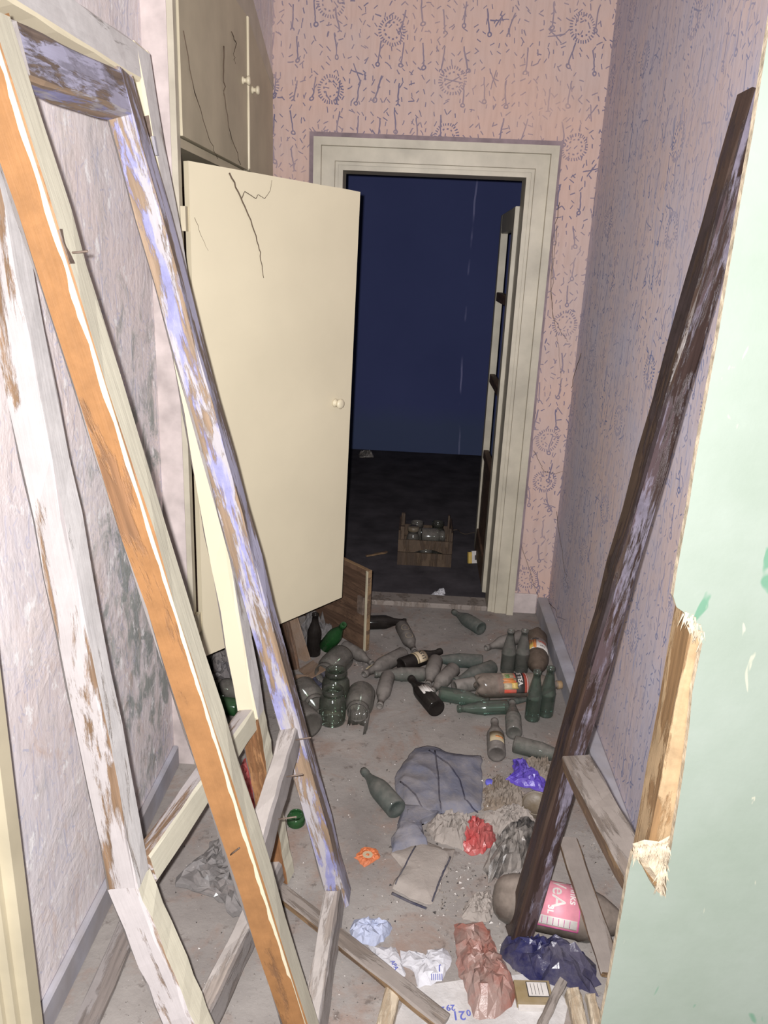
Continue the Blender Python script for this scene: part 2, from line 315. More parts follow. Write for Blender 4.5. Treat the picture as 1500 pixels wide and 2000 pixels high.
# ------------------------------------------------------------------ object helpers
WM = {}
def mat_of(m): return MT[m] if isinstance(m, str) else m
def tag(o, label, cat, group=None, kind=None):
    o['label'] = label
    if cat: o['category'] = cat
    if group: o['group'] = group
    if kind: o['kind'] = kind
    return o
def place(o, M, parent=None):
    C.objects.link(o); WM[o.name] = M.copy()
    if parent is None: o.matrix_world = M
    else:
        o.parent = parent; o.matrix_basis = WM[parent.name].inverted() @ M
    return o
def thing(name, label, cat, loc, group=None):
    o = bpy.data.objects.new(name, None); o.empty_display_size = 0.05
    place(o, Matrix.Translation(loc)); return tag(o, label, cat, group)
def mesh(name, vs, fs, mats, idx=None, M=None, parent=None, smooth=False):
    me = bpy.data.meshes.new(name); me.from_pydata([tuple(v) for v in vs], [], fs)
    for m in (mats if isinstance(mats, (list, tuple)) else [mats]): me.materials.append(mat_of(m))
    if idx: me.polygons.foreach_set('material_index', idx)
    if smooth: me.polygons.foreach_set('use_smooth', [True]*len(me.polygons))
    me.update()
    bm = bmesh.new(); bm.from_mesh(me); bmesh.ops.recalc_face_normals(bm, faces=bm.faces); bm.to_mesh(me); bm.free()
    return place(bpy.data.objects.new(name, me), M or Matrix.Identity(4), parent)
def struct(o): o['kind'] = 'structure'; return o
BF = [(0, 3, 2, 1), (4, 5, 6, 7), (0, 1, 5, 4), (1, 2, 6, 5), (2, 3, 7, 6), (3, 0, 4, 7)]
def boxv(x0, x1, y0, y1, z0, z1):
    return [(x0, y0, z0), (x1, y0, z0), (x1, y1, z0), (x0, y1, z0), (x0, y0, z1), (x1, y0, z1), (x1, y1, z1), (x0, y1, z1)]
def box(name, x0, x1, y0, y1, z0, z1, m, parent=None, bev=0.0):
    """axis-aligned box; its own origin in the middle of its base"""
    c = Vector(((x0+x1)/2, (y0+y1)/2, z0))
    o = mesh(name, [Vector(v)-c for v in boxv(x0, x1, y0, y1, z0, z1)], BF, m, None, Matrix.Translation(c), parent)
    if bev:
        bm = bmesh.new(); bm.from_mesh(o.data); bmesh.ops.bevel(bm, geom=bm.edges[:], offset=bev, segments=1, affect='EDGES'); bm.to_mesh(o.data); bm.free()
    return o
def boxes(name, lst, m, parent=None, loc=(0, 0, 0)):
    vs, fs = [], []
    for b in lst:
        k = len(vs); vs += [Vector(v)-Vector(loc) for v in boxv(*b)]; fs += [tuple(i+k for i in f) for f in BF]
    return mesh(name, vs, fs, m, None, Matrix.Translation(loc), parent)
def frame(P, Q, xdir):
    """matrix at P with Z towards Q and X as near xdir as can be"""
    z = (Q-P).normalized(); x = Vector(xdir); x = (x - z*x.dot(z)).normalized(); y = z.cross(x)
    return Matrix(((x.x, y.x, z.x, P.x), (x.y, y.y, z.y, P.y), (x.z, y.z, z.z, P.z), (0, 0, 0, 1)))
def beam(name, P, Q, wd, th, xdir, mats, parent=None, seg=10, jit=0.002, bev=0.005, taper=None):
    """a worn board: width along X, thickness along Y; mats = sides (+X, +Y, -X, -Y)"""
    P, Q = Vector(P), Vector(Q); L = (Q-P).length; a, b = wd/2, th/2; e = min(bev, a*0.5, b*0.5)
    cs = [(a, -b+e), (a, b-e), (a-e, b), (-a+e, b), (-a, b-e), (-a, -b+e), (-a+e, -b), (a-e, -b)]
    side = [0, 0, 1, 1, 2, 2, 3, 3]
    if isinstance(mats, str): mats = [mats]*4
    rng = random.Random(int((P.x*131+P.y*717+Q.z*331)*1000))
    vs, fs, ix = [], [], []
    for i in range(seg+1):
        t = i/seg; k = 1.0 if taper is None else (1-t)+t*taper
        for (x, y) in cs:
            vs.append((x*k+rng.uniform(-jit, jit), y*k+rng.uniform(-jit, jit), L*t+(rng.uniform(-3, 3)*jit if i in (0, seg) else 0)))
    for i in range(seg):
        for j in range(8):
            k = (j+1) % 8; fs.append((i*8+j, i*8+k, i*8+8+k, i*8+8+j)); ix.append(side[j])
    fs += [tuple(range(7, -1, -1)), tuple(range(seg*8, seg*8+8))]; ix += [0, 0]
    return mesh(name, vs, fs, list(mats), ix, frame(P, Q, xdir), parent)
def lathe(name, prof, m, M, parent=None, n=28, cap=True, smooth=True):
    vs, fs = [], []
    for (r, z) in prof:
        for k in range(n):
            t = 2*math.pi*k/n; vs.append((r*math.cos(t), r*math.sin(t), z))
    for i in range(len(prof)-1):
        for k in range(n):
            l = (k+1) % n; fs.append((i*n+k, i*n+l, i*n+n+l, i*n+n+k))
    if cap: fs.append(tuple(range(n-1, -1, -1)))
    return mesh(name, vs, fs, m, None, M, parent, smooth)
def tube(name, pts, r, m, parent=None, n=5, tip=0.4):
    """a thin strand through points"""
    pts = [Vector(p) for p in pts]; c0 = pts[0].copy(); vs, fs = [], []
    for i, p in enumerate(pts):
        d = (pts[min(i+1, len(pts)-1)]-pts[max(i-1, 0)]).normalized()
        u = d.orthogonal().normalized(); v = d.cross(u); rr = r*(1-(1-tip)*i/(len(pts)-1))
        for k in range(n):
            t = 2*math.pi*k/n; vs.append(p-c0+u*(rr*math.cos(t))+v*(rr*math.sin(t)))
    for i in range(len(pts)-1):
        for k in range(n):
            l = (k+1) % n; fs.append((i*n+k, i*n+l, i*n+n+l, i*n+n+k))
    fs += [tuple(range(n-1, -1, -1)), tuple(range((len(pts)-1)*n, len(pts)*n))]
    return mesh(name, vs, fs, m, None, Matrix.Translation(c0), parent, True)
def wiggle(a, b, n, amp, seed=0):
    a, b = Vector(a), Vector(b); out = []
    for i in range(n+1):
        t = i/n; p = a.lerp(b, t); k = math.sin(math.pi*t)
        q = mnoise.noise_vector(Vector((t*4.0+seed*7.3, seed*3.1, 0.7)))
        out.append(p + q*amp*k)
    return out
def text_mesh(body, size, bold=0.0):
    cu = bpy.data.curves.new('t', 'FONT'); cu.body = body; cu.size = size; cu.align_x = 'CENTER'; cu.align_y = 'CENTER'; cu.offset = bold; cu.resolution_u = 3
    o = bpy.data.objects.new('t', cu); C.objects.link(o)
    dg = bpy.context.evaluated_depsgraph_get(); me = o.evaluated_get(dg).to_mesh()
    vs = [v.co.copy() for v in me.vertices]; fs = [tuple(p.vertices) for p in me.polygons]
    o.evaluated_get(dg).to_mesh_clear(); bpy.data.objects.remove(o); bpy.data.curves.remove(cu)
    return vs, fs
def flat_text(name, body, size, m, M, parent, bold=0.0, lift=0.0006):
    vs, fs = text_mesh(body, size, bold); return mesh(name, [(v.x, v.y, lift) for v in vs], fs, m, None, M, parent)
def wrap_text(name, body, size, R, u0, z0, m, M, parent, bold=0.0, th0=0.0):
    vs, fs = text_mesh(body, size, bold)
    return mesh(name, [(R*math.cos(th0+(v.x+u0)/R), R*math.sin(th0+(v.x+u0)/R), v.y+z0) for v in vs], fs, m, None, M, parent)
def band(name, R, z0, z1, t0, t1, m, M, parent, n=18, rag=0.0, seed=1):
    """a label that follows a bottle's side from angle t0 to t1"""
    vs, fs = [], []; rng = random.Random(seed)
    for i in range(n+1):
        t = t0+(t1-t0)*i/n; a, b = rng.uniform(-rag, rag), rng.uniform(-rag, rag)
        vs += [(R*math.cos(t), R*math.sin(t), z0+a), (R*math.cos(t), R*math.sin(t), z1+b), ((R-0.0008)*math.cos(t), (R-0.0008)*math.sin(t), z0+a), ((R-0.0008)*math.cos(t), (R-0.0008)*math.sin(t), z1+b)]
    for i in range(n):
        k = i*4; fs += [(k, k+4, k+5, k+1), (k+2, k+3, k+7, k+6), (k, k+2, k+6, k+4), (k+1, k+5, k+7, k+3)]
    fs += [(0, 1, 3, 2), (n*4, n*4+2, n*4+3, n*4+1)]
    return mesh(name, vs, fs, m, None, M, parent, True)

# ------------------------------------------------------------------ the setting
XL, XR, YB, YF, ZC = -0.70, 0.672, 3.40, 6.60, 2.62
YG = 1.0                                   # partition through which we look
struct(box('floor', -2.2, 2.2, -1.6, 3.46, -0.12, 0.0, 'floor'))
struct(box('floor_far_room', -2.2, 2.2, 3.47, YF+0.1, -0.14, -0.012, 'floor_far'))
struct(box('ceiling', -2.2, 2.2, YG, YF+0.1, ZC, ZC+0.1, 'plaster'))
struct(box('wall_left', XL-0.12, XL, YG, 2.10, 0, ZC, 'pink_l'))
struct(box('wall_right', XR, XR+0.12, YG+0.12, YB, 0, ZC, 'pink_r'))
DX0, DX1, DZ = -0.355, 0.412, 1.905
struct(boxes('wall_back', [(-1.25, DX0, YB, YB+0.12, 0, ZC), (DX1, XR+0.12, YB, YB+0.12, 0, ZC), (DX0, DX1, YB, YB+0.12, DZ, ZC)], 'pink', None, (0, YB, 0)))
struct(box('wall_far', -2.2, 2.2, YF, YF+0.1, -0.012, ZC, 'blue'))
struct(box('wall_far_left', -2.2, -2.1, YB+0.12, YF, -0.012, ZC, 'blue'))
struct(box('wall_far_right', 2.1, 2.2, YB+0.12, YF, -0.012, ZC, 'blue'))
struct(box('baseboard_right', XR-0.05, XR, YG+0.14, YB-0.001, 0, 0.085, 'base_r', None, 0.006))
struct(box('baseboard_left', XL, XL+0.018, YG+0.02, 2.09, 0, 0.075, 'base_r', None, 0.004))
struct(box('baseboard_back', DX1+0.098, XR-0.052, YB-0.014, YB, 0, 0.10, 'plaster', None, 0.004))
# door casing of the far doorway: three mitred boards, each with a raised outer bead
def casing(name, k):
    x0, x1, z1, wdt = DX0, DX1, DZ, 0.098
    prof = [(0.0, 0.0), (0.0, 0.018), (0.012, 0.018), (0.014, 0.026), (0.066, 0.026), (0.068, 0.040), (wdt, 0.040), (wdt, 0.0)]   # (outward, proud)
    vs, fs = [], []
    for (o, d) in prof:
        if k == 'l': a, b = (x0-o, YB-d, -0.0), (x0-o, YB-d, z1+o)
        if k == 'r': a, b = (x1+o, YB-d, -0.0), (x1+o, YB-d, z1+o)
        if k == 't': a, b = (x0-o, YB-d, z1+o), (x1+o, YB-d, z1+o)
        vs += [a, b]
    n = len(prof)
    for i in range(n): j = (i+1) % n; fs.append((2*i, 2*i+1, 2*j+1, 2*j))
    fs += [tuple(2*i for i in range(n)), tuple(2*i+1 for i in range(n-1, -1, -1))]
    return struct(mesh(name, vs, fs, 'trim'))
casing('trim_1', 'l'); casing('trim_2', 'r'); casing('trim_3', 't')
struct(boxes('trim_4', [(DX0, DX0+0.018, YB-0.012, YB+0.13, 0, DZ), (DX1-0.018, DX1, YB-0.012, YB+0.13, 0, DZ), (DX0+0.018, DX1-0.018, YB-0.012, YB+0.13, DZ-0.018, DZ)], 'trim'))
MT['mauve'] = plain('mauve_strip', (0.235, 0.185, 0.20), 0.85, 0.1, 0.25, 14, bump=0.3)
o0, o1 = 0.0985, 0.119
struct(boxes('casing_strip', [(DX0-o1, DX0-o0, YB-0.006, YB, 0.11, DZ+o1), (DX1+o0, DX1+o1-0.006, YB-0.006, YB, 0.11, DZ+o1), (DX0-o0, DX1+o0, YB-0.006, YB, DZ+o0, DZ+o1)], 'mauve'))  # thin dark mauve strip around the outer edge of the casing
struct(box('threshold', DX0+0.018, DX1-0.018, YB-0.01, YB+0.10, -0.005, 0.022, 'plank', None, 0.006))

# the near partition: mint board, torn at its edge, on a wooden stud
edge = [(1499, 85), (1470, 262), (1425, 520), (1380, 790), (1345, 985), (1324, 1110), (1316, 1165), (1320, 1186), (1336, 1196), (1345, 1222), (1368, 1232), (1371, 1258), (1366, 1290), (1352, 1350),
        (1345, 1420), (1336, 1500), (1326, 1560), (1318, 1610), (1312, 1660), (1302, 1700), (1300, 1752), (1284, 1742), (1270, 1720), (1252, 1690), (1236, 1668), (1224, 1720), (1205, 1830), (1176, 1985)]
pts = [at(x, y, 1, YG) for x, y in edge]
xe = pts[0].x
def board(outline, y0, y1, name, mats):
    n = len(outline); vs = [(p[0], y0, p[1]) for p in outline]+[(p[0], y1, p[1]) for p in outline]
    bm = bmesh.new(); bv = [bm.verts.new(v) for v in vs]
    for (a, b, c) in tessellate_polygon([[Vector((p[0], p[1], 0)) for p in outline]]):
        bm.faces.new((bv[a], bv[b], bv[c])); bm.faces.new((bv[n+c], bv[n+b], bv[n+a]))
    for i in range(n): j = (i+1) % n; bm.faces.new((bv[i], bv[n+i], bv[n+j], bv[j])).material_index = 1
    bmesh.ops.recalc_face_normals(bm, faces=bm.faces)
    me = bpy.data.meshes.new(name); bm.to_mesh(me); bm.free()
    for m in mats: me.materials.append(mat_of(m))
    return place(bpy.data.objects.new(name, me), Matrix.Identity(4))
rng = random.Random(3)
ol = [(xe+0.002, ZC)]
for a, b in zip(pts[:-1], pts[1:]):
    k = 2 if (a-b).length > 0.1 else 1
    for i in range(k):
        p = a.lerp(b, i/k); ol.append((p.x+rng.uniform(-1, 1)*0.0012, p.z))
ol += [(pts[-1].x, pts[-1].z), (pts[-1].x-0.002, 0.0), (2.2, 0.0), (2.2, ZC)]
wr = board(ol, YG, YG+0.012, 'wall_near', ['green', 'fibre']); struct(wr)
pw = at(1346, 1240, 1, YG+0.014).x
pb = at(1274, 1624, 1, YG+0.014)
sl = (pw-pb.x)/(at(1346, 1240, 1, YG+0.014).z-pb.z); sx0 = pb.x-sl*pb.z+0.036; sx1 = sx0+sl*ZC
beam('stud', (sx0, YG+0.050, 0.0), (sx1, YG+0.050, ZC), 0.072, 0.074, (1, 0, 0), ['post', 'post', 'post', 'post'], wr, 26, 0.0016, 0.004)
# frayed fibre left where the casing was torn off
def fray(name, x0, z0, x1, z1, n, seed, m):
    rg = random.Random(seed); vs, fs = [], []
    for i in range(n):
        t = rg.random(); x = x0+(x1-x0)*t+rg.uniform(-0.006, 0.006); z = z0+(z1-z0)*t+rg.uniform(-0.006, 0.006); a = rg.uniform(-0.5, 0.5); l = rg.uniform(0.008, 0.024); wv = rg.uniform(0.0008, 0.0022)
        k = len(vs); y = YG-0.001-rg.random()*0.002
        vs += [(x-wv, y, z), (x+wv, y, z), (x+math.sin(a)*l, y-0.004, z-math.cos(a)*l), (x, YG+0.004, z)]
        fs += [(k, k+1, k+2), (k, k+2, k+3), (k+1, k+3, k+2), (k, k+3, k+1)]
    o = mesh(name, vs, fs, m, None, None, wr); o['kind'] = 'stuff'; return o
A = at(1240, 1662, 1, YG); B = at(1300, 1650, 1, YG); Dn = at(1290, 1735, 1, YG)
fray('torn_fibre', A.x, A.z, B.x, B.z, 90, 4, 'fibre'); fray('torn_fibre', B.x, B.z, Dn.x, Dn.z, 60, 5, 'fibre')
A = at(1340, 1200, 1, YG); B = at(1368, 1240, 1, YG); fray('torn_fibre', A.x, A.z, B.x, B.z, 40, 6, 'fibre')
# torn plug of fibre board above the tail
tp = [at(x, y, 1, YG+0.002) for x, y in ((1238, 1656), (1262, 1648), (1290, 1652), (1312, 1640), (1308, 1700), (1298, 1738), (1280, 1728), (1258, 1700))]
cx = sum((p.x for p in tp))/8; cz = sum((p.z for p in tp))/8
vs = [(p.x, YG+0.011, p.z) for p in tp]+[(p.x*0.55+cx*0.45, YG+0.003+0.003*math.sin(i*5), p.z*0.55+cz*0.45) for i, p in enumerate(tp)]+[(cx, YG+0.006, cz)]
fs = [(i, (i+1) % 8, 8+(i+1) % 8, 8+i) for i in range(8)]+[(8+i, 8+(i+1) % 8, 16) for i in range(8)]
mesh('torn_plug', vs, fs, 'fibre', None, None, wr)
struct(box('wall_near_left', -2.2, -0.665, YG, YG+0.12, 0, ZC, 'green'))
# cream casing at the left of our opening: stepped profile
P0 = at(60, 1700, 1, YG-0.03); JX = -0.594
struct(boxes('trim_5', [(JX-0.070, JX, YG-0.02, YG+0.012, 0, ZC), (JX-0.068, JX-0.020, YG-0.034, YG-0.0205, 0, ZC), (JX-0.068, JX-0.036, YG-0.044, YG-0.0345, 0, ZC)], 'cream_old'))

# ------------------------------------------------------------------ closet built into the left wall
XF = -0.622                                 # its front
YN = 2.10
cl = thing('closet', 'cream built-in closet let into the left wall beside the far doorway', 'closet', (XF-0.25, 2.7, 0))
box('side_panel', XF-0.55, XF-0.016, YN, YN+0.028, 0, ZC-0.001, 'plaster', cl)
box('front_stile', XF-0.0155, XF, YN, YN+0.028, 0, ZC-0.001, 'trim', cl)
box('far_panel', XF-0.55, XF, YB-0.026, YB-0.001, 0, 2.20, 'ply', cl)
box('back_panel', XF-0.57, XF-0.551, YN, YB-0.001, 0, ZC-0.001, 'ply', cl)
box('shelf', XF-0.55, XF-0.004, YN+0.029, YB-0.027, 1.80, 1.822, 'cream_old', cl)
box('shelf', XF-0.55, XF-0.004, YN+0.029, YB-0.027, 0.385, 0.405, 'ply', cl)
# front above: two doors, a slanting head rail and plaster over it
def slab(name, pl, x0, x1, m, parent, Mx=None):
    n = len(pl); vs = [(x0, p[0], p[1]) for p in pl]+[(x1, p[0], p[1]) for p in pl]
    fs = [tuple(range(n)), tuple(range(2*n-1, n-1, -1))]+[(i, (i+1) % n, n+(i+1) % n, n+i) for i in range(n)]
    return mesh(name, vs, fs, m, None, Mx, parent)
YM = 2.905
d1 = slab('upper_door', [(YN+0.03, 1.826), (YM-0.006, 1.826), (YM-0.006, 2.292), (YN+0.03, 2.292)], XF-0.012, XF+0.006, 'cream_old', cl)
d2 = slab('upper_door', [(YM+0.008, 1.826), (YB-0.028, 1.826), (YB-0.028, 2.165), (YM+0.008, 2.292)], XF-0.012, XF+0.006, 'cream_old', cl)
beam('cover_strip', (XF+0.009, YM, 1.83), (XF+0.009, YM, 2.288), 0.012, 0.008, (0, 1, 0), 'cream', cl, 8, 0.0006, 0.002)
slab('head_rail', [(YN, 2.294), (YM+0.008, 2.294), (YB-0.002, 2.168), (YB-0.002, 2.215), (YM+0.10, 2.375), (YN, 2.42)], XF-0.012, XF+0.004, 'trim', cl)
slab('head_plaster', [(YN, 2.421), (YM+0.10, 2.376), (YB-0.002, 2.216), (YB-0.002, ZC-0.001), (YN, ZC-0.001)], XF-0.012, XF, 'pink_l', cl)
def knob(P, dirn, r, parent, m='cream'):
    M = frame(Vector(P), Vector(P)+Vector(dirn), (0, 0.3, 1))
    return lathe('knob', [(r*0.9, 0), (r*0.85, r*0.2), (r*0.5, r*0.45), (r*0.5, r*0.9), (r*0.95, r*1.15), (r*1.05, r*1.5), (r*0.85, r*1.8), (r*0.4, r*1.9), (0.0003, r*1.9)], m, M, parent, 14)
knob((XF+0.006, YM-0.075, 2.088), (1, 0, 0), 0.014, d1); knob((XF+0.006, YM+0.075, 2.088), (1, 0, 0), 0.014, d2)
# the tall door, standing ajar
H0 = Vector((XF+0.012, 2.128, 0)); F0 = Vector((-0.215, 2.655, 0))
dl = (F0-H0).normalized(); dn = Vector((dl.y, -dl.x, 0)); DL = (F0-H0).length
dv = []; NSEG = 8
def dpt(u, z, off): return H0+dl*u+Vector((0, 0, z))+dn*off
topz = [1.768, 1.766, 1.764, 1.762, 1.760, 1.758, 1.756, 1.755, 1.752]; botz = [0.372]*9
vs = []
for i in range(NSEG+1):
    u = DL*i/NSEG
    for z in (botz[i], topz[i]):
        uu = u-(0.034*i/NSEG if z < 1.0 else 0.0)
        vs += [dpt(uu, z, 0.010), dpt(uu, z, -0.010)]
fs = []
for i in range(NSEG):
    a = i*4; b = a+4; fs += [(a, b, b+2, a+2), (a+1, a+3, b+3, b+1), (a+2, b+2, b+3, a+3), (a, a+1, b+1, b)]
fs += [(0, 2, 3, 1), (NSEG*4, NSEG*4+1, NSEG*4+3, NSEG*4+2)]
td = mesh('tall_door', vs, fs, 'cream', None, None, cl)
# where the eye meets the door at the knob
c_ = Vector((657-750, 785-1000, FPX)); rr_ = Vector((AX.dot(c_), AY.dot(c_), AZ.dot(c_))); tt_ = (H0+dn*0.010-CAM).dot(dn)/rr_.dot(dn); KP = CAM+rr_*tt_
def on_door(px, py, off=0.013):
    c = Vector((px-750, py-1000, FPX)); r = Vector((AX.dot(c), AY.dot(c), AZ.dot(c)))
    return CAM+r*((H0+dn*off-CAM).dot(dn)/r.dot(dn))
kp = on_door(655, 787, 0.010); knob(kp, dn, 0.016, td)
box('hinge', XF+0.001, XF+0.014, 2.102, 2.127, 1.60, 1.66, 'cream_old', td); box('hinge', XF+0.001, XF+0.014, 2.102, 2.127, 0.46, 0.52, 'cream_old', td)
# the low door, its raw inside turned to us
HL = Vector((XF+0.012, 3.36, 0)); FLp = Vector((-0.140, 2.885, 0)); dd_ = (FLp-HL).normalized(); ld = beam('low_door', HL+Vector((0, 0, 0.2)), FLp+Vector((0, 0, 0.2)), 0.355, 0.018, (0, 0, 1), ['plank_br', 'ply', 'ply', 'cream'], cl, 10, 0.0006, 0.002)
ln_ = Vector((-dd_.y, dd_.x, 0));
if ln_.dot(CAM-FLp) < 0: ln_ = -ln_
lp = FLp-dd_*0.035+ln_*0.010
beam('lock_case', lp+Vector((0, 0, 0.18)), lp+Vector((0, 0, 0.255)), 0.038, 0.014, dd_, 'iron', ld, 2, 0.0005, 0.002)
beam('edge_strip', FLp+Vector((0, 0, 0.024))-dd_*0.006+ln_*0.0105, FLp+Vector((0, 0, 0.374))-dd_*0.006+ln_*0.0105, 0.012, 0.004, dd_, 'cream_old', ld, 6, 0.0005, 0.001)

# ------------------------------------------------------------------ the open door of the far room
fd_ = thing('glazed_door', 'cream door with empty panes swung open into the dark blue room', 'door', (0.40, 3.9, 0))
a0, a1 = Vector((0.394, 3.54, 0)), Vector((0.397, 4.20, 0)); dvv = (a1-a0).normalized()
def fdb(name, u0, u1, z0, z1, m, th=0.034, par=None):
    P = a0+dvv*u0; Q = a0+dvv*u1; zc = (z0+z1)/2
    return beam(name, P+Vector((0, 0, zc)), Q+Vector((0, 0, zc)), z1-z0, th, (0, 0, 1), m, par or fd_, 4, 0.0005, 0.003)
fdb('stile', 0.0, 0.075, 0.03, 1.79, 'trim'); fdb('stile', 0.585, 0.66, 0.03, 1.79, 'trim')
fdb('top_rail', 0.076, 0.584, 1.70, 1.79, 'trim')
zs = [at(990, 580, 1, 4.15).z, at(975, 738, 1, 4.15).z, at(958, 885, 1, 4.15).z]
for z in zs: fdb('glazing_bar', 0.076, 0.584, z-0.022, z+0.022, 'ply', 0.030)
fdb('bottom_rail', 0.076, 0.584, 0.03, 0.16, 'ply'); fdb('lower_panel', 0.076, 0.584, 0.161, zs[2]-0.0225, 'ply', 0.014)

# ------------------------------------------------------------------ old door frames leaning in the passage
def leaf(name, label, cat, P, s, r, wd, L, m, parts):
    pass
def nail(P, d, ln, parent, bend=0.0):
    P, d = Vector(P), Vector(d).normalized(); e = P+d*ln+Vector((0, 0, -bend))
    return tube('nail', [P-d*0.004, P+d*ln*0.5, e-d*0.003, e-d*0.0025, e], 0.0016, 'iron', parent, 6, 1.0)
V = Vector
# frame of lavender and orange boards (nearer one)
s2 = V((-0.230, -0.039, 0.972)).normalized(); r2 = V((-0.02, -0.999, -0.041)); r2 = (r2-s2*r2.dot(s2)).normalized(); n2 = r2.cross(s2)
if n2.x < 0: n2 = -n2
FP2 = V((-0.121, 1.586, 0.0)); W2, L2, m2 = 0.423, 1.889, 0.521
lf2 = thing('door_frame', 'old glassless door frame with lavender and bare orange stiles, leaning left', 'door frame', (FP2.x, FP2.y-0.2, 0))
def member(nm_, lf, P, Q, wd, th, xd, n, mats): 
    """mats = (front, towards the near side, back, towards the far side) with X across the board"""
    return beam(nm_, P, Q, wd, th, xd, mats, lf, 16, 0.0022, 0.005)
def yside(P, Q, xd, n):     # which of the +Y / -Y sides of the beam is the front
    M = frame(V(P), V(Q), xd); return M.to_3x3().col[1].dot(n) > 0
def stile(nm_, lf, P, Q, wd, th, r, n, front, near, far, back='grey_side'):
    y = yside(P, Q, r, n); return member(nm_, lf, P, Q, wd, th, r, n, (near, front if y else back, far, back if y else front))
lift = V((0, 0, 0.010))
stile('stile', lf2, FP2+lift, FP2+s2*L2, 0.062, 0.050, r2, n2, 'grey_worn', 'lav', 'cream_f')
N2 = FP2+r2*W2
q0 = N2+s2*0.03
stile('stile', lf2, q0, N2+s2*L2, 0.062, 0.052, r2, n2, 'cream_f', 'orange', 'white_grey')
# ragged line of white paint along the edge of the bare stile
M_ = frame(q0, N2+s2*L2, r2); rg = random.Random(11); vs, fs = [], []; Ln = (N2+s2*L2-q0).length; NN = 150
ysg = 1 if M_.to_3x3().col[1].dot(n2) > 0 else -1
for i in range(NN+1):
    z = Ln*i/NN; e = 0.004+0.006*abs(mnoise.noise(V((z*9, 2, 1))))+0.003*abs(mnoise.noise(V((z*60, 5, 3))))
    if mnoise.noise(V((z*3.0, 9, 1))) < -0.32: e = 0.001
    vs += [(0.0340, ysg*(0.0262-e), z), (0.0340, ysg*0.0262, z), (0.0320, ysg*(0.0262-e), z), (0.0320, ysg*0.0262, z)]
for i in range(NN):
    k = i*4; fs += [(k, k+4, k+5, k+1), (k+2, k+3, k+7, k+6), (k, k+2, k+6, k+4), (k+1, k+5, k+7, k+3)]
mesh('paint_edge', vs, fs, 'paper_w' if False else 'cream', None, M_, lf2)
def rail(nm_, lf, A_, B_, wd, th, s, n, front, up, down, back='grey_side'):
    y = yside(A_, B_, s, n); return beam(nm_, A_, B_, wd, th, s, (up, front if y else back, down, back if y else front), lf, 8, 0.002, 0.005)
rail('top_rail', lf2, FP2+s2*(L2-0.035)+r2*0.032, N2+s2*(L2-0.035)-r2*0.032, 0.070, 0.050, s2, n2, 'grey_worn', 'grey_side', 'lav')
rail('middle_rail', lf2, FP2+s2*m2+r2*0.032, N2+s2*m2-r2*0.032, 0.050, 0.040, s2, n2, 'grey_side', 'grey_pink', 'grey_side')
rail('bottom_rail', lf2, FP2+s2*0.045+r2*0.032, N2+s2*0.045-r2*0.032, 0.055, 0.040, s2, n2, 'grey_side', 'grey_pink', 'grey_side')
def ray_pt(px, py, P, n):
    c = V((px-750, py-1000, FPX)); r = V((AX.dot(c), AY.dot(c), AZ.dot(c))); return CAM+r*((P-CAM).dot(n)/r.dot(n))
Pn = N2+n2*0.026
for (px, py, d, l) in ((139, 494, V((1, 0.2, 0.15)), 0.022), (452, 1668, V((0.6, -0.3, 0.8)), 0.028)):
    nail(ray_pt(px, py, Pn if px < 200 else N2+r2*0.032, n2 if px < 200 else r2), d, l, lf2)
Pf = FP2+n2*0.021
for (px, py) in ((578, 1445), (560, 1517), (546, 1600)):
    nail(ray_pt(px, py, Pf+V((0, 0, 0)), n2), V((1, 0.0, 0.25)), 0.035, lf2)
hp = ray_pt(130, 482, N2+n2*0.026, n2)
beam('hinge_leaf', hp-s2*0.022, hp+s2*0.022, 0.016, 0.003, r2, 'iron', lf2, 2, 0.0003, 0.0008)

# frame of white and cream boards (behind it)
s1 = V((-0.176, 0.090, 0.980)).normalized(); r1 = V((-0.143, -0.988, 0.055)); r1 = (r1-s1*r1.dot(s1)).normalized(); n1 = r1.cross(s1)
if n1.x < 0: n1 = -n1
FP1 = V((-0.280, 1.646, 0.0)); W1, L1, m1 = 0.600, 1.985, 0.470
lf1 = thing('door_frame', 'broken cream and white door frame leaning on the mouldy left wall', 'door frame', (FP1.x-0.05, FP1.y-0.3, 0))
stile('stile', lf1, FP1+lift, FP1+s1*0.47, 0.060, 0.050, r1, n1, 'cream_f', 'brown', 'cream_f')
stile('stile', lf1, FP1+s1*0.471, FP1+s1*L1, 0.060, 0.050, r1, n1, 'white_grey', 'cream', 'cream_f')
J1 = at(253, 1722, 1, 1.095); T1 = at(4, 470, 0, -0.652)
u1 = (T1-J1).normalized(); T1b = J1+u1*1.50
nr1 = V((-0.05, -1, 0.1)); nn1 = nr1.cross(u1); nn1 = nn1 if nn1.x > 0 else -nn1
stile('stile', lf1, J1, T1b, 0.062, 0.056, nr1, nn1, 'white_grey', 'white_brown', 'white_grey')
K1 = at(372, 2005, 1, 1.02); kd = (K1-J1).normalized(); tf = (0.02-J1.z)/kd.z; K1b = J1+kd*tf
stile('broken_stile', lf1, K1b, J1-kd*0.004, 0.062, 0.056, nr1, nn1, 'cream_f', 'white_brown', 'white_grey')
mA = FP1+s1*m1+r1*0.028; mB = J1+V((0.012, 0.034, -0.004))
rail('middle_rail', lf1, mA, mB, 0.058, 0.042, s1, n1, 'cream_f', 'white_brown', 'cream_f')
rail('top_rail', lf1, FP1+s1*(L1-0.035)+r1*0.031, T1b+V((0.004, 0.034, -0.02)) if False else FP1+s1*(L1-0.035)+r1*0.50, 0.075, 0.050, s1, n1, 'white_grey', 'grey_side', 'cream')
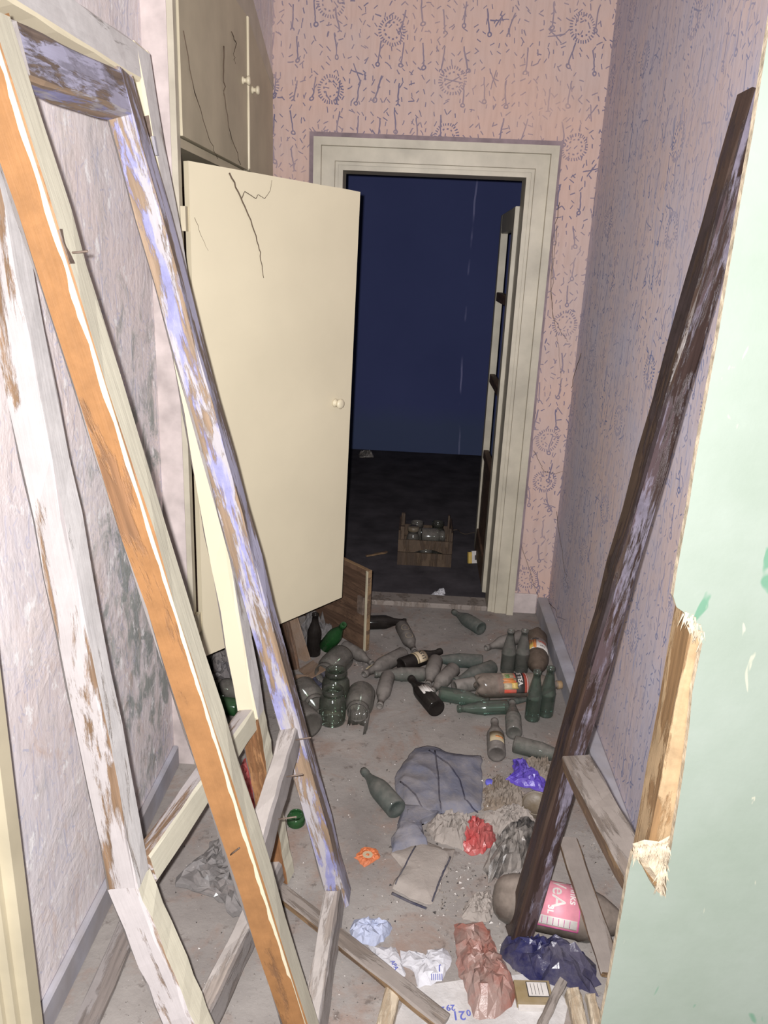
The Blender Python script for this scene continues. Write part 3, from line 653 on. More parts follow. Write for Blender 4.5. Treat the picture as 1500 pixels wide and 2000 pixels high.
rail('bottom_rail', lf1, FP1+s1*0.045+r1*0.031, FP1+s1*0.045+r1*0.50, 0.055, 0.042, s1, n1, 'grey_side', 'grey_pink', 'grey_side')
lk = ray_pt(285, 248, FP1+r1*0.031, r1)
beam('lock_plate', lk-s1*0.020+r1*0.001, lk+s1*0.020+r1*0.001, 0.022, 0.003, n1, 'iron', lf1, 2, 0.0003, 0.0008)
lk2 = ray_pt(303, 285, FP1+n1*0.026, n1)
beam('latch', lk2-s1*0.02, lk2+s1*0.018, 0.012, 0.006, r1, 'base_r', lf1, 2, 0.0004, 0.0015)

# blackened frame on the right
FP3 = V((0.318, 1.500, 0.012)); T3 = at(1478, 180, 0, 0.612)
s3 = (T3-FP3).normalized(); n3 = V((-1, 0, 0.2)); r3 = V((0.10, -1, 0)); n3 = (n3-s3*n3.dot(s3)).normalized()
lf3 = thing('door_frame', 'blackened blistered door frame propped against the right wall', 'door frame', (0.33, 1.5, 0))
r3 = (r3-s3*r3.dot(s3)).normalized(); 
stile('stile', lf3, FP3, T3, 0.066, 0.048, r3, n3, 'char', 'char_face', 'char', 'char')
mz = 0.50; k3 = FP3+s3*((mz-FP3.z)/s3.z)
B3 = at(1236, 1695, 1, 1.165); dB = (B3-k3).normalized()
beam('middle_rail', k3-n3*0.004+r3*0.036, B3+dB*0.04, 0.062, 0.040, (1, 0, 0.15), ['plank', 'plank', 'plank_br', 'plank_br'], lf3, 8, 0.0018, 0.004)

# ------------------------------------------------------------------ loose boards and sticks
def stick(name, label, cat, P, Q, wd, th, xd, mats, group=None):
    P, Q = V(P), V(Q); o = beam(name, P, Q, wd, th, xd, mats, None, 8, 0.0015, 0.003); return tag(o, label, cat, group)
stick('lath', 'long dusty grey lath lying aslant on the floor below the orange stile', 'lath', fl(530, 1726, 0.012), fl(868, 1998, 0.026), 0.040, 0.020, (1, 0.8, 0), ['plank', 'plank', 'plank_br', 'plank'])
stick('lath', 'grey lath lying along the foot of the mouldy left wall', 'lath', V((-0.615, 1.80, 0.011)), V((-0.612, 1.12, 0.011)), 0.052, 0.020, (1, 0, 0), ['grey_side']*4)
stick('plank', 'narrow brown plank lying over the pink-labelled bottle beside the green wall', 'plank', at(1108, 1640, 2, 0.145), at(1196, 1905, 2, 0.135), 0.048, 0.018, (1, 0.2, 0), ['plank_br', 'plank', 'plank_br', 'plank'])
stick('wood_stick', 'pale split stick at the lower edge under the long lath', 'stick', fl(768, 1935, 0.012), fl(738, 2060, 0.012), 0.034, 0.022, (1, 0, 0), ['pale']*4)
stick('wood_stick', 'grey thin stick beside the cigarette packet', 'stick', fl(1098, 1918, 0.022), fl(1045, 2030, 0.012), 0.020, 0.014, (1, 0, 0), ['plank']*4)
stick('wood_stick', 'thick pale stick next to the grey stick near the green wall', 'stick', fl(1118, 1940, 0.020), fl(1140, 2040, 0.020), 0.030, 0.030, (1, 0, 0), ['pale']*4)
stick('wood_stick', 'short pale stick nearest the green wall at the lower edge', 'stick', fl(1153, 1948, 0.016), fl(1172, 2030, 0.016), 0.022, 0.022, (1, 0, 0), ['pale']*4)
stick('board', 'dark brown board standing under the tall closet door', 'board', fl(566, 1335, 0.004)+V((-0.02, 0.10, 0)), fl(566, 1335, 0.0)+V((-0.12, 0.22, 0.34)), 0.11, 0.014, (1, -0.6, 0.2), ['ply']*4)

# ------------------------------------------------------------------ bottles and jars
def bm_water(L, R): return [(0.0003, 0.006), (R*0.7, 0.003), (R*0.92, 0), (R, 0.02*L), (R, 0.44*L), (R*1.03, 0.45*L), (R*1.03, 0.47*L), (R*0.97, 0.49*L), (R*0.86, 0.60*L), (R*0.66, 0.74*L), (R*0.50, 0.85*L), (R*0.45, 0.93*L), (R*0.52, 0.935*L), (R*0.54, 0.965*L), (R*0.50, L), (R*0.38, L), (R*0.36, 0.93*L), (R*0.40, 0.85*L)]
def bm_beer(L, R): return [(0.0003, 0.006), (R*0.75, 0.003), (R*0.93, 0), (R, 0.02*L), (R, 0.53*L), (R*0.96, 0.58*L), (R*0.78, 0.66*L), (R*0.55, 0.75*L), (R*0.44, 0.84*L), (R*0.40, 0.93*L), (R*0.46, 0.935*L), (R*0.47, 0.97*L), (R*0.44, L), (R*0.34, L), (R*0.33, 0.92*L)]
def bm_wine(L, R): return [(0.0003, 0.012), (R*0.6, 0.006), (R*0.9, 0), (R, 0.02*L), (R, 0.46*L), (R*0.93, 0.55*L), (R*0.66, 0.68*L), (R*0.42, 0.80*L), (R*0.36, 0.90*L), (R*0.43, 0.91*L), (R*0.43, 0.945*L), (R*0.38, L), (R*0.29, L), (R*0.28, 0.9*L)]
def bm_jar(L, R): return [(0.0003, 0.004), (R*0.8, 0.003), (R*0.94, 0), (R, 0.06*L), (R, 0.58*L), (R*0.97, 0.68*L), (R*0.84, 0.77*L), (R*0.73, 0.81*L), (R*0.73, 0.85*L), (R*0.79, 0.86*L), (R*0.79, 0.93*L), (R*0.76, 0.95*L), (R*0.76, L), (R*0.69, L), (R*0.68, 0.84*L), (R*0.80, 0.74*L)]
def bm_pet(L, R): return [(R*0.25, 0.02*L), (R*0.62, 0.006*L), (R*0.80, 0.0), (R*0.93, 0.03*L), (R, 0.10*L), (R, 0.30*L), (R*0.965, 0.32*L), (R*0.965, 0.62*L), (R, 0.64*L), (R*0.98, 0.70*L), (R*0.80, 0.80*L), (R*0.52, 0.89*L), (R*0.30, 0.94*L), (R*0.30, 0.955*L), (R*0.36, 0.957*L), (R*0.36, 0.962*L), (R*0.29, 0.965*L), (R*0.29, 0.975*L)]
def bm_pet3(L, R): return [(0.0003, 0.0), (R*0.35, 0.004*L), (R*0.62, 0.025*L), (R*0.82, 0.065*L), (R*0.95, 0.13*L), (R, 0.20*L)]+bm_pet(L, R)[5:]
SH = dict(pet3=bm_pet3, water=bm_water, beer=bm_beer, wine=bm_wine, jar=bm_jar, pet=bm_pet)
CACHE = {}; VES = []
def vessel_mesh(kind, L, R, m):
    key = (kind, round(L, 3), round(R, 4), m)
    if key not in CACHE:
        prof = SH[kind](L, R); n = 28; vs, fs = [], []
        for (r, z) in prof:
            for k in range(n):
                t = 2*math.pi*k/n
                rr = r; zz = z
                if kind == 'pet' and z < 0.09*L:                 # petal foot
                    pt = 0.5+0.5*math.cos(5*t); zz = z+(1-pt)*0.045*L*max(0, 1-z/(0.09*L))*(0.3+0.7*min(1, r/R)); rr = r*(0.90+0.10*pt)
                vs.append((rr*math.cos(t), rr*math.sin(t), zz))
        for i in range(len(prof)-1):
            for k in range(n):
                l = (k+1) % n; fs.append((i*n+k, i*n+l, i*n+n+l, i*n+n+k))
        fs.append(tuple(range(n-1, -1, -1)))
        me = bpy.data.meshes.new(kind); me.from_pydata(vs, [], fs); me.materials.append(MT[m])
        me.polygons.foreach_set('use_smooth', [True]*len(me.polygons)); me.update(); CACHE[key] = me
    return CACHE[key]
def vessel(name, kind, label, cat, M, L, R, m, group=None):
    o = bpy.data.objects.new(name, vessel_mesh(kind, L, R, m)); place(o, M); VES.append((o, kind, L, R)); return tag(o, label, cat, group)
UPV = V((0.05, -0.45, 0.9))
GB = 'empty bottles littering the passage floor'
def lying(kind, m, base, neck, R, label, L=None, z=None, name='bottle', cat='bottle', group=GB, dz=0.0, anchor='base'):
    z0 = R+0.001 if z is None else z
    P = fl(base[0], base[1], z0); Q = fl(neck[0], neck[1], z0+dz); d = (Q-P).normalized(); ln = (Q-P).length
    if L is None: L = ln
    if anchor == 'neck': P = Q-d*L
    Mx = frame(P, P+d, UPV)
    o = vessel(name, kind, label, cat, Mx, round(L, 3), R, m, group); return o, Mx, L
def standing(kind, m, base, L, R, label, name='bottle', cat='bottle', group=GB, z=0.0, tilt=(0, 0)):
    P = fl(base[0], base[1], z); Mx = frame(P+V((0, 0, 0.0005)), P+V((tilt[0], tilt[1], 1)), (0, -1, 0)); return vessel(name, kind, label, cat, Mx, L, R, m, group), Mx, L

lying('beer', 'g_black', (716, 1216), (793, 1214), 0.031, 'black bottle lying at the threshold just right of the low closet door', L=0.21, anchor='neck')
o, Mx, L = lying('beer', 'g_brown', (786, 1226), (810, 1273), 0.030, 'dusty brown bottle with white printed outlines, neck towards us', L=0.235, anchor='neck')
for zz in (0.30, 0.60):
    R_ = 0.0304 if zz < 0.5 else 0.0295
    vs, fs = [], []
    for i in range(33):
        t = 2*math.pi*i/32; th = 0.55*math.sin(t); za = zz*L+0.024*math.cos(t)*(1 if zz < .5 else 0.75)
        rr = R_ if zz < 0.5 else R_*(1.0-1.1*max(0, (za/L-0.56)))+0.0004
        for e in (0.0, 1.0): vs.append(((rr+0.0006)*math.cos(th*(1-0.10*e)), (rr+0.0006)*math.sin(th*(1-0.10*e)), zz*L+(za-zz*L)*(1-0.10*e)))
    for i in range(32): fs.append((2*i, 2*i+1, 2*i+3, 2*i+2))
    mesh('printed_mark', vs, fs, 'l_cream', None, Mx, o)
lying('wine', 'g_teal', (940, 1228), (889, 1197), 0.031, 'dark green bottle lying alone right at the threshold of the doorway', L=0.20)
lying('beer', 'g_dust', (1012, 1245), (949, 1266), 0.029, 'grey dusty bottle lying against the base of the upended plastic bottle', L=0.205, anchor='neck')
standing('water', 'g_green', (990, 1312), 0.185, 0.028, 'dusty greenish bottle, left of the two standing behind the tea bottle')
standing('water', 'g_green', (1018, 1311), 0.185, 0.028, 'dusty greenish bottle, right of the two standing behind the tea bottle')
standing('water', 'g_clean', (1039, 1404), 0.195, 0.0275, 'clear green bottle, nearer of the two standing by the right wall')
standing('water', 'g_clean', (1065, 1396), 0.195, 0.0275, 'clear green bottle standing between its twin and the right wall')
lying('water', 'g_teal', (938, 1292), (850, 1287), 0.029, 'blue-green glossy bottle lying behind the dusty cluster, base to the right', L=0.20)
lying('wine', 'g_teal', (957, 1304), (893, 1326), 0.030, 'dark teal bottle lying behind the left end of the tea bottle', L=0.20)
lying('beer', 'g_dust', (853, 1289), (837, 1340), 0.030, 'grey dusty bottle pointing at us just right of the cream-labelled black bottle', L=0.20)
lying('beer', 'g_dust', (886, 1308), (849, 1346), 0.030, 'grey dusty bottle lying aslant in the middle of the cluster', L=0.20)
o, Mx, L = lying('beer', 'g_black', (784, 1302), (861, 1274), 0.031, 'black bottle with a cream and gold label lying across the passage', L=0.215)
lb = band('label', 0.0316, 0.075, 0.118, -1.1, 1.1, 'l_cream', Mx, o); band('gold_band', 0.0319, 0.064, 0.074, -1.1, 1.1, 'l_tan', Mx, lb)
wrap_text('lettering', 'ASTI', 0.024, 0.0322, 0.0, 0.098, 'l_black', Mx, lb, 0.0006)
o, Mx, L = lying('beer', 'g_brown', (796, 1278), (717, 1320), 0.031, 'grey-brown dusty bottle lying neck down-left with a torn gold label', L=0.235, anchor='neck')
band('torn_label', 0.0200, 0.165, 0.200, 0.6, 2.2, 'l_tan', Mx, o, 12, 0.006)
lying('water', 'g_green', (826, 1318), (738, 1318), 0.0275, 'blue-grey bottle lying level across the passage below the cream label', L=0.195)
lying('beer', 'g_dust', (757, 1322), (742, 1377), 0.028, 'slim dusty grey bottle pointing at us right of the jars', L=0.21, anchor='neck', dz=-0.004)
o, Mx, L = lying('beer', 'g_black', (859, 1384), (811, 1328), 0.033, 'jet black bottle with a torn white label, base towards us', L=0.225)
band('torn_label', 0.0336, 0.070, 0.118, -0.5, 0.9, 'l_white', Mx, o, 14, 0.006, 8)
lying('water', 'g_clean', (862, 1354), (941, 1368), 0.028, 'glossy green bottle lying below the tea bottle with a long white glint', L=0.185)
lying('water', 'g_clean', (989, 1378), (893, 1382), 0.027, 'clear green bottle lying under the tea bottle, neck to the left', L=0.185)
lying('water', 'g_dust', (884, 1340), (935, 1331), 0.027, 'dusty bottle half hidden beneath the left end of the tea bottle', L=0.175)
lying('water', 'g_green', (1004, 1432), (1000, 1372), 0.028, 'dusty bottle lying base to us just left of the standing clear pair', L=0.20)
o, Mx, L = lying('beer', 'g_brown', (970, 1474), (966, 1411), 0.030, 'dusty brown bottle with a yellowed label, base facing us', L=0.20)
lb = band('label', 0.0306, 0.040, 0.092, -0.9, 0.9, 'l_tan', Mx, o); band('print_band', 0.0309, 0.058, 0.066, -0.2, 0.7, 'l_orange', Mx, lb, 10, 0.002, 3)
lying('water', 'g_green', (1004, 1453), (1092, 1476), 0.029, 'greenish bottle whose neck lies behind the blackened stile', L=0.195)
lying('wine', 'g_teal', (775, 1581), (712, 1508), 0.031, 'single dark green bottle lying left of the grey cloth', L=0.205)
lying('water', 'g_teal', (988, 1372), (1018, 1368), 0.012, 'small dark bottle neck poking from beneath the tea bottle', L=0.10, z=0.013)
lying('beer', 'g_brown', (690, 1272), (727, 1296), 0.026, 'brown bottle lying under the foot of the low closet door', L=0.18, anchor='neck')
# plastic bottles
o, Mx, L = lying('pet', 'pet_b', (1046, 1240), (1050, 1328), 0.046, 'upended brown plastic bottle with an orange fruit label by the right wall', L=0.34, name='plastic_bottle', group='big plastic bottles')
lb = band('label', 0.0452, 0.115, 0.205, -1.2, 1.2, 'l_white', Mx, o, 22); band('fruit_print', 0.0456, 0.125, 0.198, 0.25, 1.1, 'l_orange', Mx, lb, 10, 0.010, 5); band('fruit_print', 0.0458, 0.150, 0.200, 0.55, 1.15, 'l_yellow', Mx, lb, 8, 0.008, 6); band('leaf_print', 0.0460, 0.122, 0.132, 0.05, 0.6, 'l_black', Mx, lb, 8, 0.002, 7)
wrap_text('lettering', 'BBA', 0.020, 0.0459, -0.014, 0.150, 'l_red', Mx, lb, 0.0006); wrap_text('lettering', 'TBT', 0.014, 0.0459, -0.014, 0.182, 'l_black', Mx, lb, 0.0003)
o, Mx, L = lying('pet', 'pet', (926, 1342), (1084, 1340), 0.046, 'clear plastic tea bottle with a red and black label lying on glass bottles', L=0.325, name='plastic_bottle', group='big plastic bottles', z=0.070)
lb = band('label', 0.0452, 0.075, 0.190, -1.25, 1.25, 'l_red', Mx, o, 22); band('fruit_print', 0.0455, 0.092, 0.142, -1.2, 0.9, 'l_tan', Mx, lb, 14, 0.008, 3); band('black_field', 0.0455, 0.145, 0.176, -1.25, 1.25, 'l_black', Mx, lb, 20)
band('lemon_print', 0.0459, 0.128, 0.150, 0.35, 0.85, 'l_yellow', Mx, lb, 8, 0.003, 2); band('leaf_print', 0.0459, 0.108, 0.124, -0.5, -0.05, 'l_green', Mx, lb, 8, 0.004, 9); band('peach_print', 0.0459, 0.100, 0.138, -0.02, 0.40, 'l_orange', Mx, lb, 8, 0.006, 12)
for zz in (0.0765, 0.186): band('white_line', 0.0457, zz, zz+0.002, -1.25, 1.25, 'l_white', Mx, lb, 20)
wrap_text('lettering', 'ICE TEA', 0.022, 0.0460, -0.012, 0.160, 'l_white', Mx, lb, 0.0008)
lathe('cap', [(0.0155, L*0.955), (0.0158, L*0.957), (0.0158, L*1.01), (0.014, L*1.015), (0.0003, L*1.015)], 'cap_tan', Mx, o, 16)
o, Mx, L = lying('pet3', 'pet', (962, 1748), (1205, 1800), 0.062, 'huge clear plastic bottle with a pink drinks label under the blackened stile', L=0.33, name='plastic_bottle', group='big plastic bottles')
SHF = 0.003
Mx = Mx @ Matrix.Translation((0, 0, SHF))
lb = band('label', 0.0608, 0.108, 0.205, -1.05, 1.15, 'l_pink', Mx, o, 24); band('white_panel', 0.0611, 0.112, 0.200, 0.68, 1.05, 'l_white', Mx, lb, 8)
for zz in (0.1085, 0.2025): band('magenta_line', 0.0612, zz, zz+0.002, -1.05, 1.15, 'l_mag', Mx, lb, 20)
band('magenta_line', 0.0612, 0.1085, 0.2045, 1.11, 1.15, 'l_mag', Mx, lb, 2)
wrap_text('lettering', 'drinks', 0.026, 0.0614, -0.024, 0.188, 'l_white', Mx, lb, 0.0003); wrap_text('lettering', 'VeA', 0.046, 0.0614, -0.018, 0.152, 'l_white', Mx, lb, 0.0004); wrap_text('lettering', '3L', 0.019, 0.0614, 0.027, 0.136, 'l_white', Mx, lb, 0.0006)
for k in range(6): band('small_print', 0.0613, 0.118+0.013*k, 0.1195+0.013*k, 0.72, 1.0, 'l_mag', Mx, lb, 4)
Mx = Mx @ Matrix.Translation((0, 0, -SHF))
lathe('cap', [(0.0205, L*0.955), (0.021, L*0.957), (0.021, L*1.01), (0.019, L*1.015), (0.0003, L*1.015)], 'l_yellow', Mx, o, 16)
# jars
GJ = 'old glass jars by the closet'
standing('jar', 'g_jar', (655, 1378), 0.145, 0.050, 'upright glass jar standing behind another upright jar', 'glass_jar', 'jar', GJ)
standing('jar', 'g_jar', (648, 1408), 0.130, 0.047, 'upright greenish glass jar at the front of the jar cluster', 'glass_jar', 'jar', GJ)
lying('jar', 'g_jard', (592, 1345), (613, 1372), 0.052, 'dusty jar lying behind the lavender stile, mouth to us', L=0.13, name='glass_jar', cat='jar', group=GJ)
lying('jar', 'g_jard', (606, 1418), (580, 1392), 0.050, 'dusty jar lying with its round base towards us beside the lavender stile', L=0.13, name='glass_jar', cat='jar', group=GJ)
lying('jar', 'g_jard', (705, 1352), (697, 1388), 0.050, 'dusty jar lying with its mouth to us, rightmost of the jars', L=0.135, name='glass_jar', cat='jar', group=GJ)
lying('jar', 'g_jard', (668, 1282), (632, 1318), 0.052, 'big grey dusty jar lying in front of the green bottle', L=0.16, name='glass_jar', cat='jar', group=GJ)
# broken jar: shell of glass left from its side
Mx = frame(fl(697, 1425, 0.004), fl(697, 1425, 0.004)+V((0.1, 0.25, 0.95)), (0, -1, 0))
tag(band('broken_jar', 0.036, 0.0, 0.060, 0.7, 4.6, 'g_jard', Mx, None, 20, 0.012, 4), 'curved shard of a broken jar in front of the rightmost jar', 'glass shard')
standing('beer', 'g_black', (612, 1278), 0.185, 0.029, 'black bottle standing among cardboard in front of the low closet', tilt=(0.03, 0))
Mx = frame(V((-0.345, 2.965, 0.045)), V((-0.345, 2.965, 0.045))+V((0.62, 0.15, 0.62)), (0, -1, 0.3))
Pg = at(637, 1262, 1, 2.83); Qg = at(672, 1219, 1, 2.73); Mx = frame(Pg, Qg, (0, -1, 0.2))
vessel('bottle', 'wine', 'bright green bottle leaning on the raw inside of the low door', 'bottle', Mx, round((Qg-Pg).length, 3), 0.030, 'g_bottle', GB); None
lying('wine', 'g_bottle', (465, 1382), (400, 1372), 0.031, 'green bottle lying on its side behind the cream stile', L=0.2)
lying('jar', 'g_jard', (470, 1352), (440, 1345), 0.040, 'grey jar lying behind the green bottle at the closet corner', L=0.10, name='glass_jar', cat='jar', group=GJ)
lying('wine', 'g_teal', (462, 1425), (410, 1440), 0.033, 'dark green bottle half hidden behind the cream cross rail', L=0.2)
standing('jar', 'g_bottle', (578, 1608), 0.034, 0.026, 'green bottle bottom on the floor behind the lavender stile foot')

# nudge the bottles until none runs through another
def balls(kind, L, R):
    if kind == 'jar': return [(R, min(R, L*0.5)), (R, L*0.5), (R*0.8, L-R*0.8)]
    if kind in ('pet', 'pet3'): return [(R, R), (R, L*0.3), (R, L*0.45), (R, L*0.62), (R*0.7, L*0.8), (R*0.35, L*0.95)]
    return [(R, R), (R, L*0.27), (R, L*0.42), (R*0.86, L*0.58), (R*0.62, L*0.72), (R*0.5, L*0.86), (R*0.5, L*0.96)]
BL = [[(r, WM[o.name] @ V((0, 0, z))) for r, z in balls(k, L, R)] for o, k, L, R in VES]
SHV = [V((0, 0, 0)) for _ in VES]
for it in range(120):
    worst = 0.0
    for i in range(len(VES)):
        for j in range(i+1, len(VES)):
            if (BL[i][0][1]+SHV[i]-BL[j][0][1]-SHV[j]).length > 0.7: continue
            best = None
            for (ra, pa) in BL[i]:
                for (rb, pb_) in BL[j]:
                    dv_ = pa+SHV[i]-pb_-SHV[j]; ov = ra+rb-dv_.length
                    if best is None or ov > best[0]: best = (ov, dv_)
            if best[0] > 0.0005:
                worst = max(worst, best[0]); dh = V((best[1].x, best[1].y, 0))
                dh = dh.normalized() if dh.length > 1e-4 else V((1, 0, 0))
                SHV[i] += dh*best[0]*0.28; SHV[j] -= dh*best[0]*0.28
    if worst < 0.001: break
for (o, k, L, R), d in zip(VES, SHV):
    WM[o.name] = Matrix.Translation(d) @ WM[o.name]; o.matrix_world = WM[o.name]

# ------------------------------------------------------------------ rags, bags and papers
def blob(name, label, cat, pts, h, m, seed, rough=0.6, fold=9.0, z0=0.0, group=None, parent=None, n=34, rings=8, sharp=2.6, rag=0.006, smooth=False):
    """crumpled thing on an outline on the floor: creased facets (film, paper) or soft folds (cloth)"""
    if smooth: n, rings = 96, 26
    P = [fl(x, y, z0) for x, y in pts]; c = sum(P, V())/len(P); rg = random.Random(seed)
    per = []; k = len(P)
    for i in range(k):
        a, b = P[i], P[(i+1) % k]; per.append((a, b, (b-a).length))
    tot = sum(p[2] for p in per); out = []; acc = 0; j = 0
    for i in range(n):
        d = tot*i/n
        while d > acc+per[j][2]: acc += per[j][2]; j += 1
        a, b, l = per[j]; out.append(a.lerp(b, (d-acc)/max(l, 1e-6)))
    size = (tot/6.28); cell = size/rings
    vs, fs = [V((0, 0, h*0.7))], []
    for r in range(1, rings+1):
        t = r/rings
        for i in range(n):
            p = c.lerp(out[i], t); e = max(0.0, 1-t**sharp)
            if smooth:
                q = V((p.x, p.y, seed*1.7)); q = q+mnoise.noise_vector(q*fold*0.7)*0.02
                rid = 1-2.2*abs(mnoise.noise(q*fold)); rid2 = 1-2.2*abs(mnoise.noise(q*fold*2.3+V((4, 1, 7))))
                z = h*(e*(1-rough)*0.8+min(1.0, e*2.2)*rough*(0.60*rid+0.22*rid2+0.3))
                if r > rings//2: p = p+V((mnoise.noise(q*30), mnoise.noise(q*30+V((9, 9, 9))), 0))*rag*1.4*t
            else:
                big = mnoise.noise(V((p.x*fold, p.y*fold, seed*1.7)))
                z = h*min(1.0, e*1.5)*max(0.05, (1-rough)*(0.75+0.5*big)+rough*(0.45+0.7*big+rg.uniform(-0.42, 0.42)))
                jx = cell*0.42*(0.5 if r == rings else 1.0); p = p+V((rg.uniform(-jx, jx), rg.uniform(-jx, jx), 0))
                if r == rings: p = p+(out[i]-c)*rg.uniform(-0.07, 0.07)
            vs.append(V((p.x-c.x, p.y-c.y, max(0.0012, z))))
    def id_(r, i): return 0 if r == 0 else 1+(r-1)*n+i % n
    for i in range(n): fs.append((0, id_(1, i), id_(1, i+1)))
    for r in range(1, rings):
        for i in range(n):
            a, b, c2, d = id_(r, i), id_(r+1, i), id_(r+1, i+1), id_(r, i+1)
            fs += [(a, b, c2), (a, c2, d)] if (smooth or rg.random() < 0.5) else [(a, b, d), (b, c2, d)]
    b0 = len(vs)
    for i in range(n): v = vs[id_(rings, i)]; vs.append(V((v.x, v.y, 0.0)))
    for i in range(n): fs.append((id_(rings, i), b0+i, b0+(i+1) % n, id_(rings, i+1)))
    vs.append(V((0, 0, 0)))
    for i in range(n): fs.append((b0+i, len(vs)-1, b0+(i+1) % n))
    o = mesh(name, vs, fs, m, None, Matrix.Translation(c), parent, smooth)
    if label: tag(o, label, cat, group)
    return o
def px7(l): return [(650+0.4*x, 1450+0.4*y) for x, y in l]
# the grey-blue garment: body, hem flap and leg folded over
gm = thing('grey_garment', 'crumpled grey-blue cloth garment spread on the floor', 'garment', fl(860, 1560))
cb = blob('cloth_body', None, None, px7([(400, 30), (470, 18), (600, 60), (722, 66), (728, 200), (726, 330), (640, 352), (540, 348), (450, 400), (395, 360), (330, 320), (300, 200), (310, 150)]), 0.034, 'cloth', 3, 0.7, 5.5, parent=gm, smooth=True)
blob('cloth_fold', None, None, px7([(335, 300), (430, 310), (545, 345), (440, 400), (440, 470), (470, 520), (380, 520), (285, 545), (280, 470), (320, 400)]), 0.030, 'cloth', 8, 0.6, 6.0, parent=gm, smooth=True)
cleg = blob('cloth_leg', None, None, px7([(280, 540), (430, 480), (600, 530), (560, 640), (478, 798), (380, 760), (282, 712), (340, 620)]), 0.022, 'sack', 5, 0.4, 5.0, parent=gm, smooth=True)
def drape(o, pxs, r, m, par):
    base = o.matrix_basis.translation+WM[par.name].translation; P = []
    for i in range(len(pxs)-1):
        for k in range(8):
            t = k/8; P.append(fl(pxs[i][0]*(1-t)+pxs[i+1][0]*t, pxs[i][1]*(1-t)+pxs[i+1][1]*t, 0.018))
    for p in P:
        b = min(o.data.vertices, key=lambda v: (v.co.x+base.x-p.x)**2+(v.co.y+base.y-p.y)**2); p.z = b.co.z+base.z+0.0005
    return tube('seam', P, r, m, o, 5, 0.8)
for l in ([(498, 45), (512, 160), (520, 290), (535, 340)], [(470, 40), (560, 120), (620, 190), (645, 280), (720, 325)], [(330, 190), (400, 270), (440, 330)]):
    drape(cb, px7(l), 0.0028, 'cloth_d', gm)
drape(cleg, px7([(405, 495), (350, 600), (300, 690)]), 0.0022, 'cloth_d', gm); drape(cleg, px7([(290, 712), (380, 755), (470, 790)]), 0.0040, 'cloth_d', gm); drape(cleg, px7([(575, 545), (530, 640), (480, 770)]), 0.003, 'cloth_d', gm)
blob('paper_bag', 'crushed dusty paper bag lying against the grey cloth', 'bag', px7([(445, 420), (480, 380), (560, 362), (640, 372), (700, 400), (690, 470), (640, 530), (570, 512), (500, 480)]), 0.055, 'sack', 12, 0.5, 11, n=40, rings=9)
blob('red_wrapper', 'red plastic wrapper crumpled beside the dusty paper bag', 'wrapper', px7([(655, 400), (700, 376), (740, 420), (800, 455), (795, 490), (740, 540), (680, 555), (620, 520), (600, 490)]), 0.060, 'b_red', 21, 0.6, 10)
blob('paper_heap', 'heap of dusty torn paper above the black bag', 'litter', px7([(720, 360), (800, 330), (900, 320), (985, 350), (1000, 400), (930, 450), (860, 440), (800, 450), (740, 400)]), 0.045, 'sack', 31, 0.55, 13, n=48, rings=10)
blob('litter_pile', 'pile of brown dried scraps below the purple bag', 'litter', px7([(735, 230), (800, 160), (850, 190), (900, 240), (950, 260), (940, 310), (880, 330), (800, 335), (740, 330)]), 0.035, 'litter', 41, 0.9, 18, n=60, rings=14)
blob('litter_pile', 'dark tangle of dry twigs and scraps behind the purple bag', 'litter', px7([(930, 90), (990, 70), (1050, 90), (1075, 150), (1060, 200), (1010, 190), (950, 140)]), 0.040, 'litter', 44, 0.9, 20, n=60, rings=14)
blob('purple_bag', 'torn purple plastic bag lying near the blackened stile', 'bag', px7([(872, 80), (910, 78), (945, 130), (990, 165), (1050, 205), (1048, 245), (1000, 235), (940, 220), (880, 205), (840, 190), (885, 150)]), 0.036, 'b_purple', 51, 0.7, 12, z0=0.004)
blob('black_bag', 'dusty black plastic bag crumpled above the huge clear bottle', 'bag', px7([(780, 520), (850, 460), (900, 420), (960, 390), (1005, 400), (1000, 470), (965, 560), (930, 610), (850, 640), (800, 665), (765, 690), (735, 620), (745, 560)]), 0.075, 'b_black', 61, 0.55, 9, n=44, rings=9)
blob('navy_bag', 'navy blue plastic bag crumpled around the foot of the blackened stile', 'bag', px7([(815, 1010), (830, 960), (880, 945), (960, 985), (1060, 990), (1180, 1010), (1260, 1050), (1300, 1180), (1280, 1240), (1200, 1210), (1110, 1190), (1000, 1180), (900, 1120), (830, 1070)]), 0.070, 'b_navy', 71, 0.5, 8, n=38, rings=7)
blob('red_bag', 'long dusty red plastic bag at the bottom beside the printed page', 'bag', px7([(590, 885), (650, 895), (700, 880), (765, 905), (775, 980), (830, 1070), (880, 1170), (905, 1230), (860, 1290), (800, 1340), (700, 1350), (650, 1240), (610, 1120), (590, 1000)]), 0.045, 'b_rust', 81, 0.42, 8, n=40, rings=8)
blob('yellow_scrap', 'dirty yellowish paper scrap above the long red bag', 'paper', px7([(640, 800), (700, 740), (770, 720), (790, 800), (770, 870), (700, 880), (630, 860)]), 0.020, 'sack', 86, 0.7, 12)
blob('blue_packet', 'pale blue crushed packet beside the foot of the lavender frame', 'packet', px7([(80, 900), (110, 870), (200, 862), (280, 880), (290, 930), (250, 975), (200, 1000), (150, 990), (80, 950)]), 0.034, 'paper_b', 91, 0.4, 10, n=26, rings=5)
pk = blob('white_packet', 'folded white packet half under the long lath', 'packet', px7([(180, 1000), (300, 1000), (330, 1060), (360, 1150), (320, 1150), (250, 1100), (200, 1060)]), 0.020, 'paper_w', 95, 0.3, 8, n=22, rings=4)
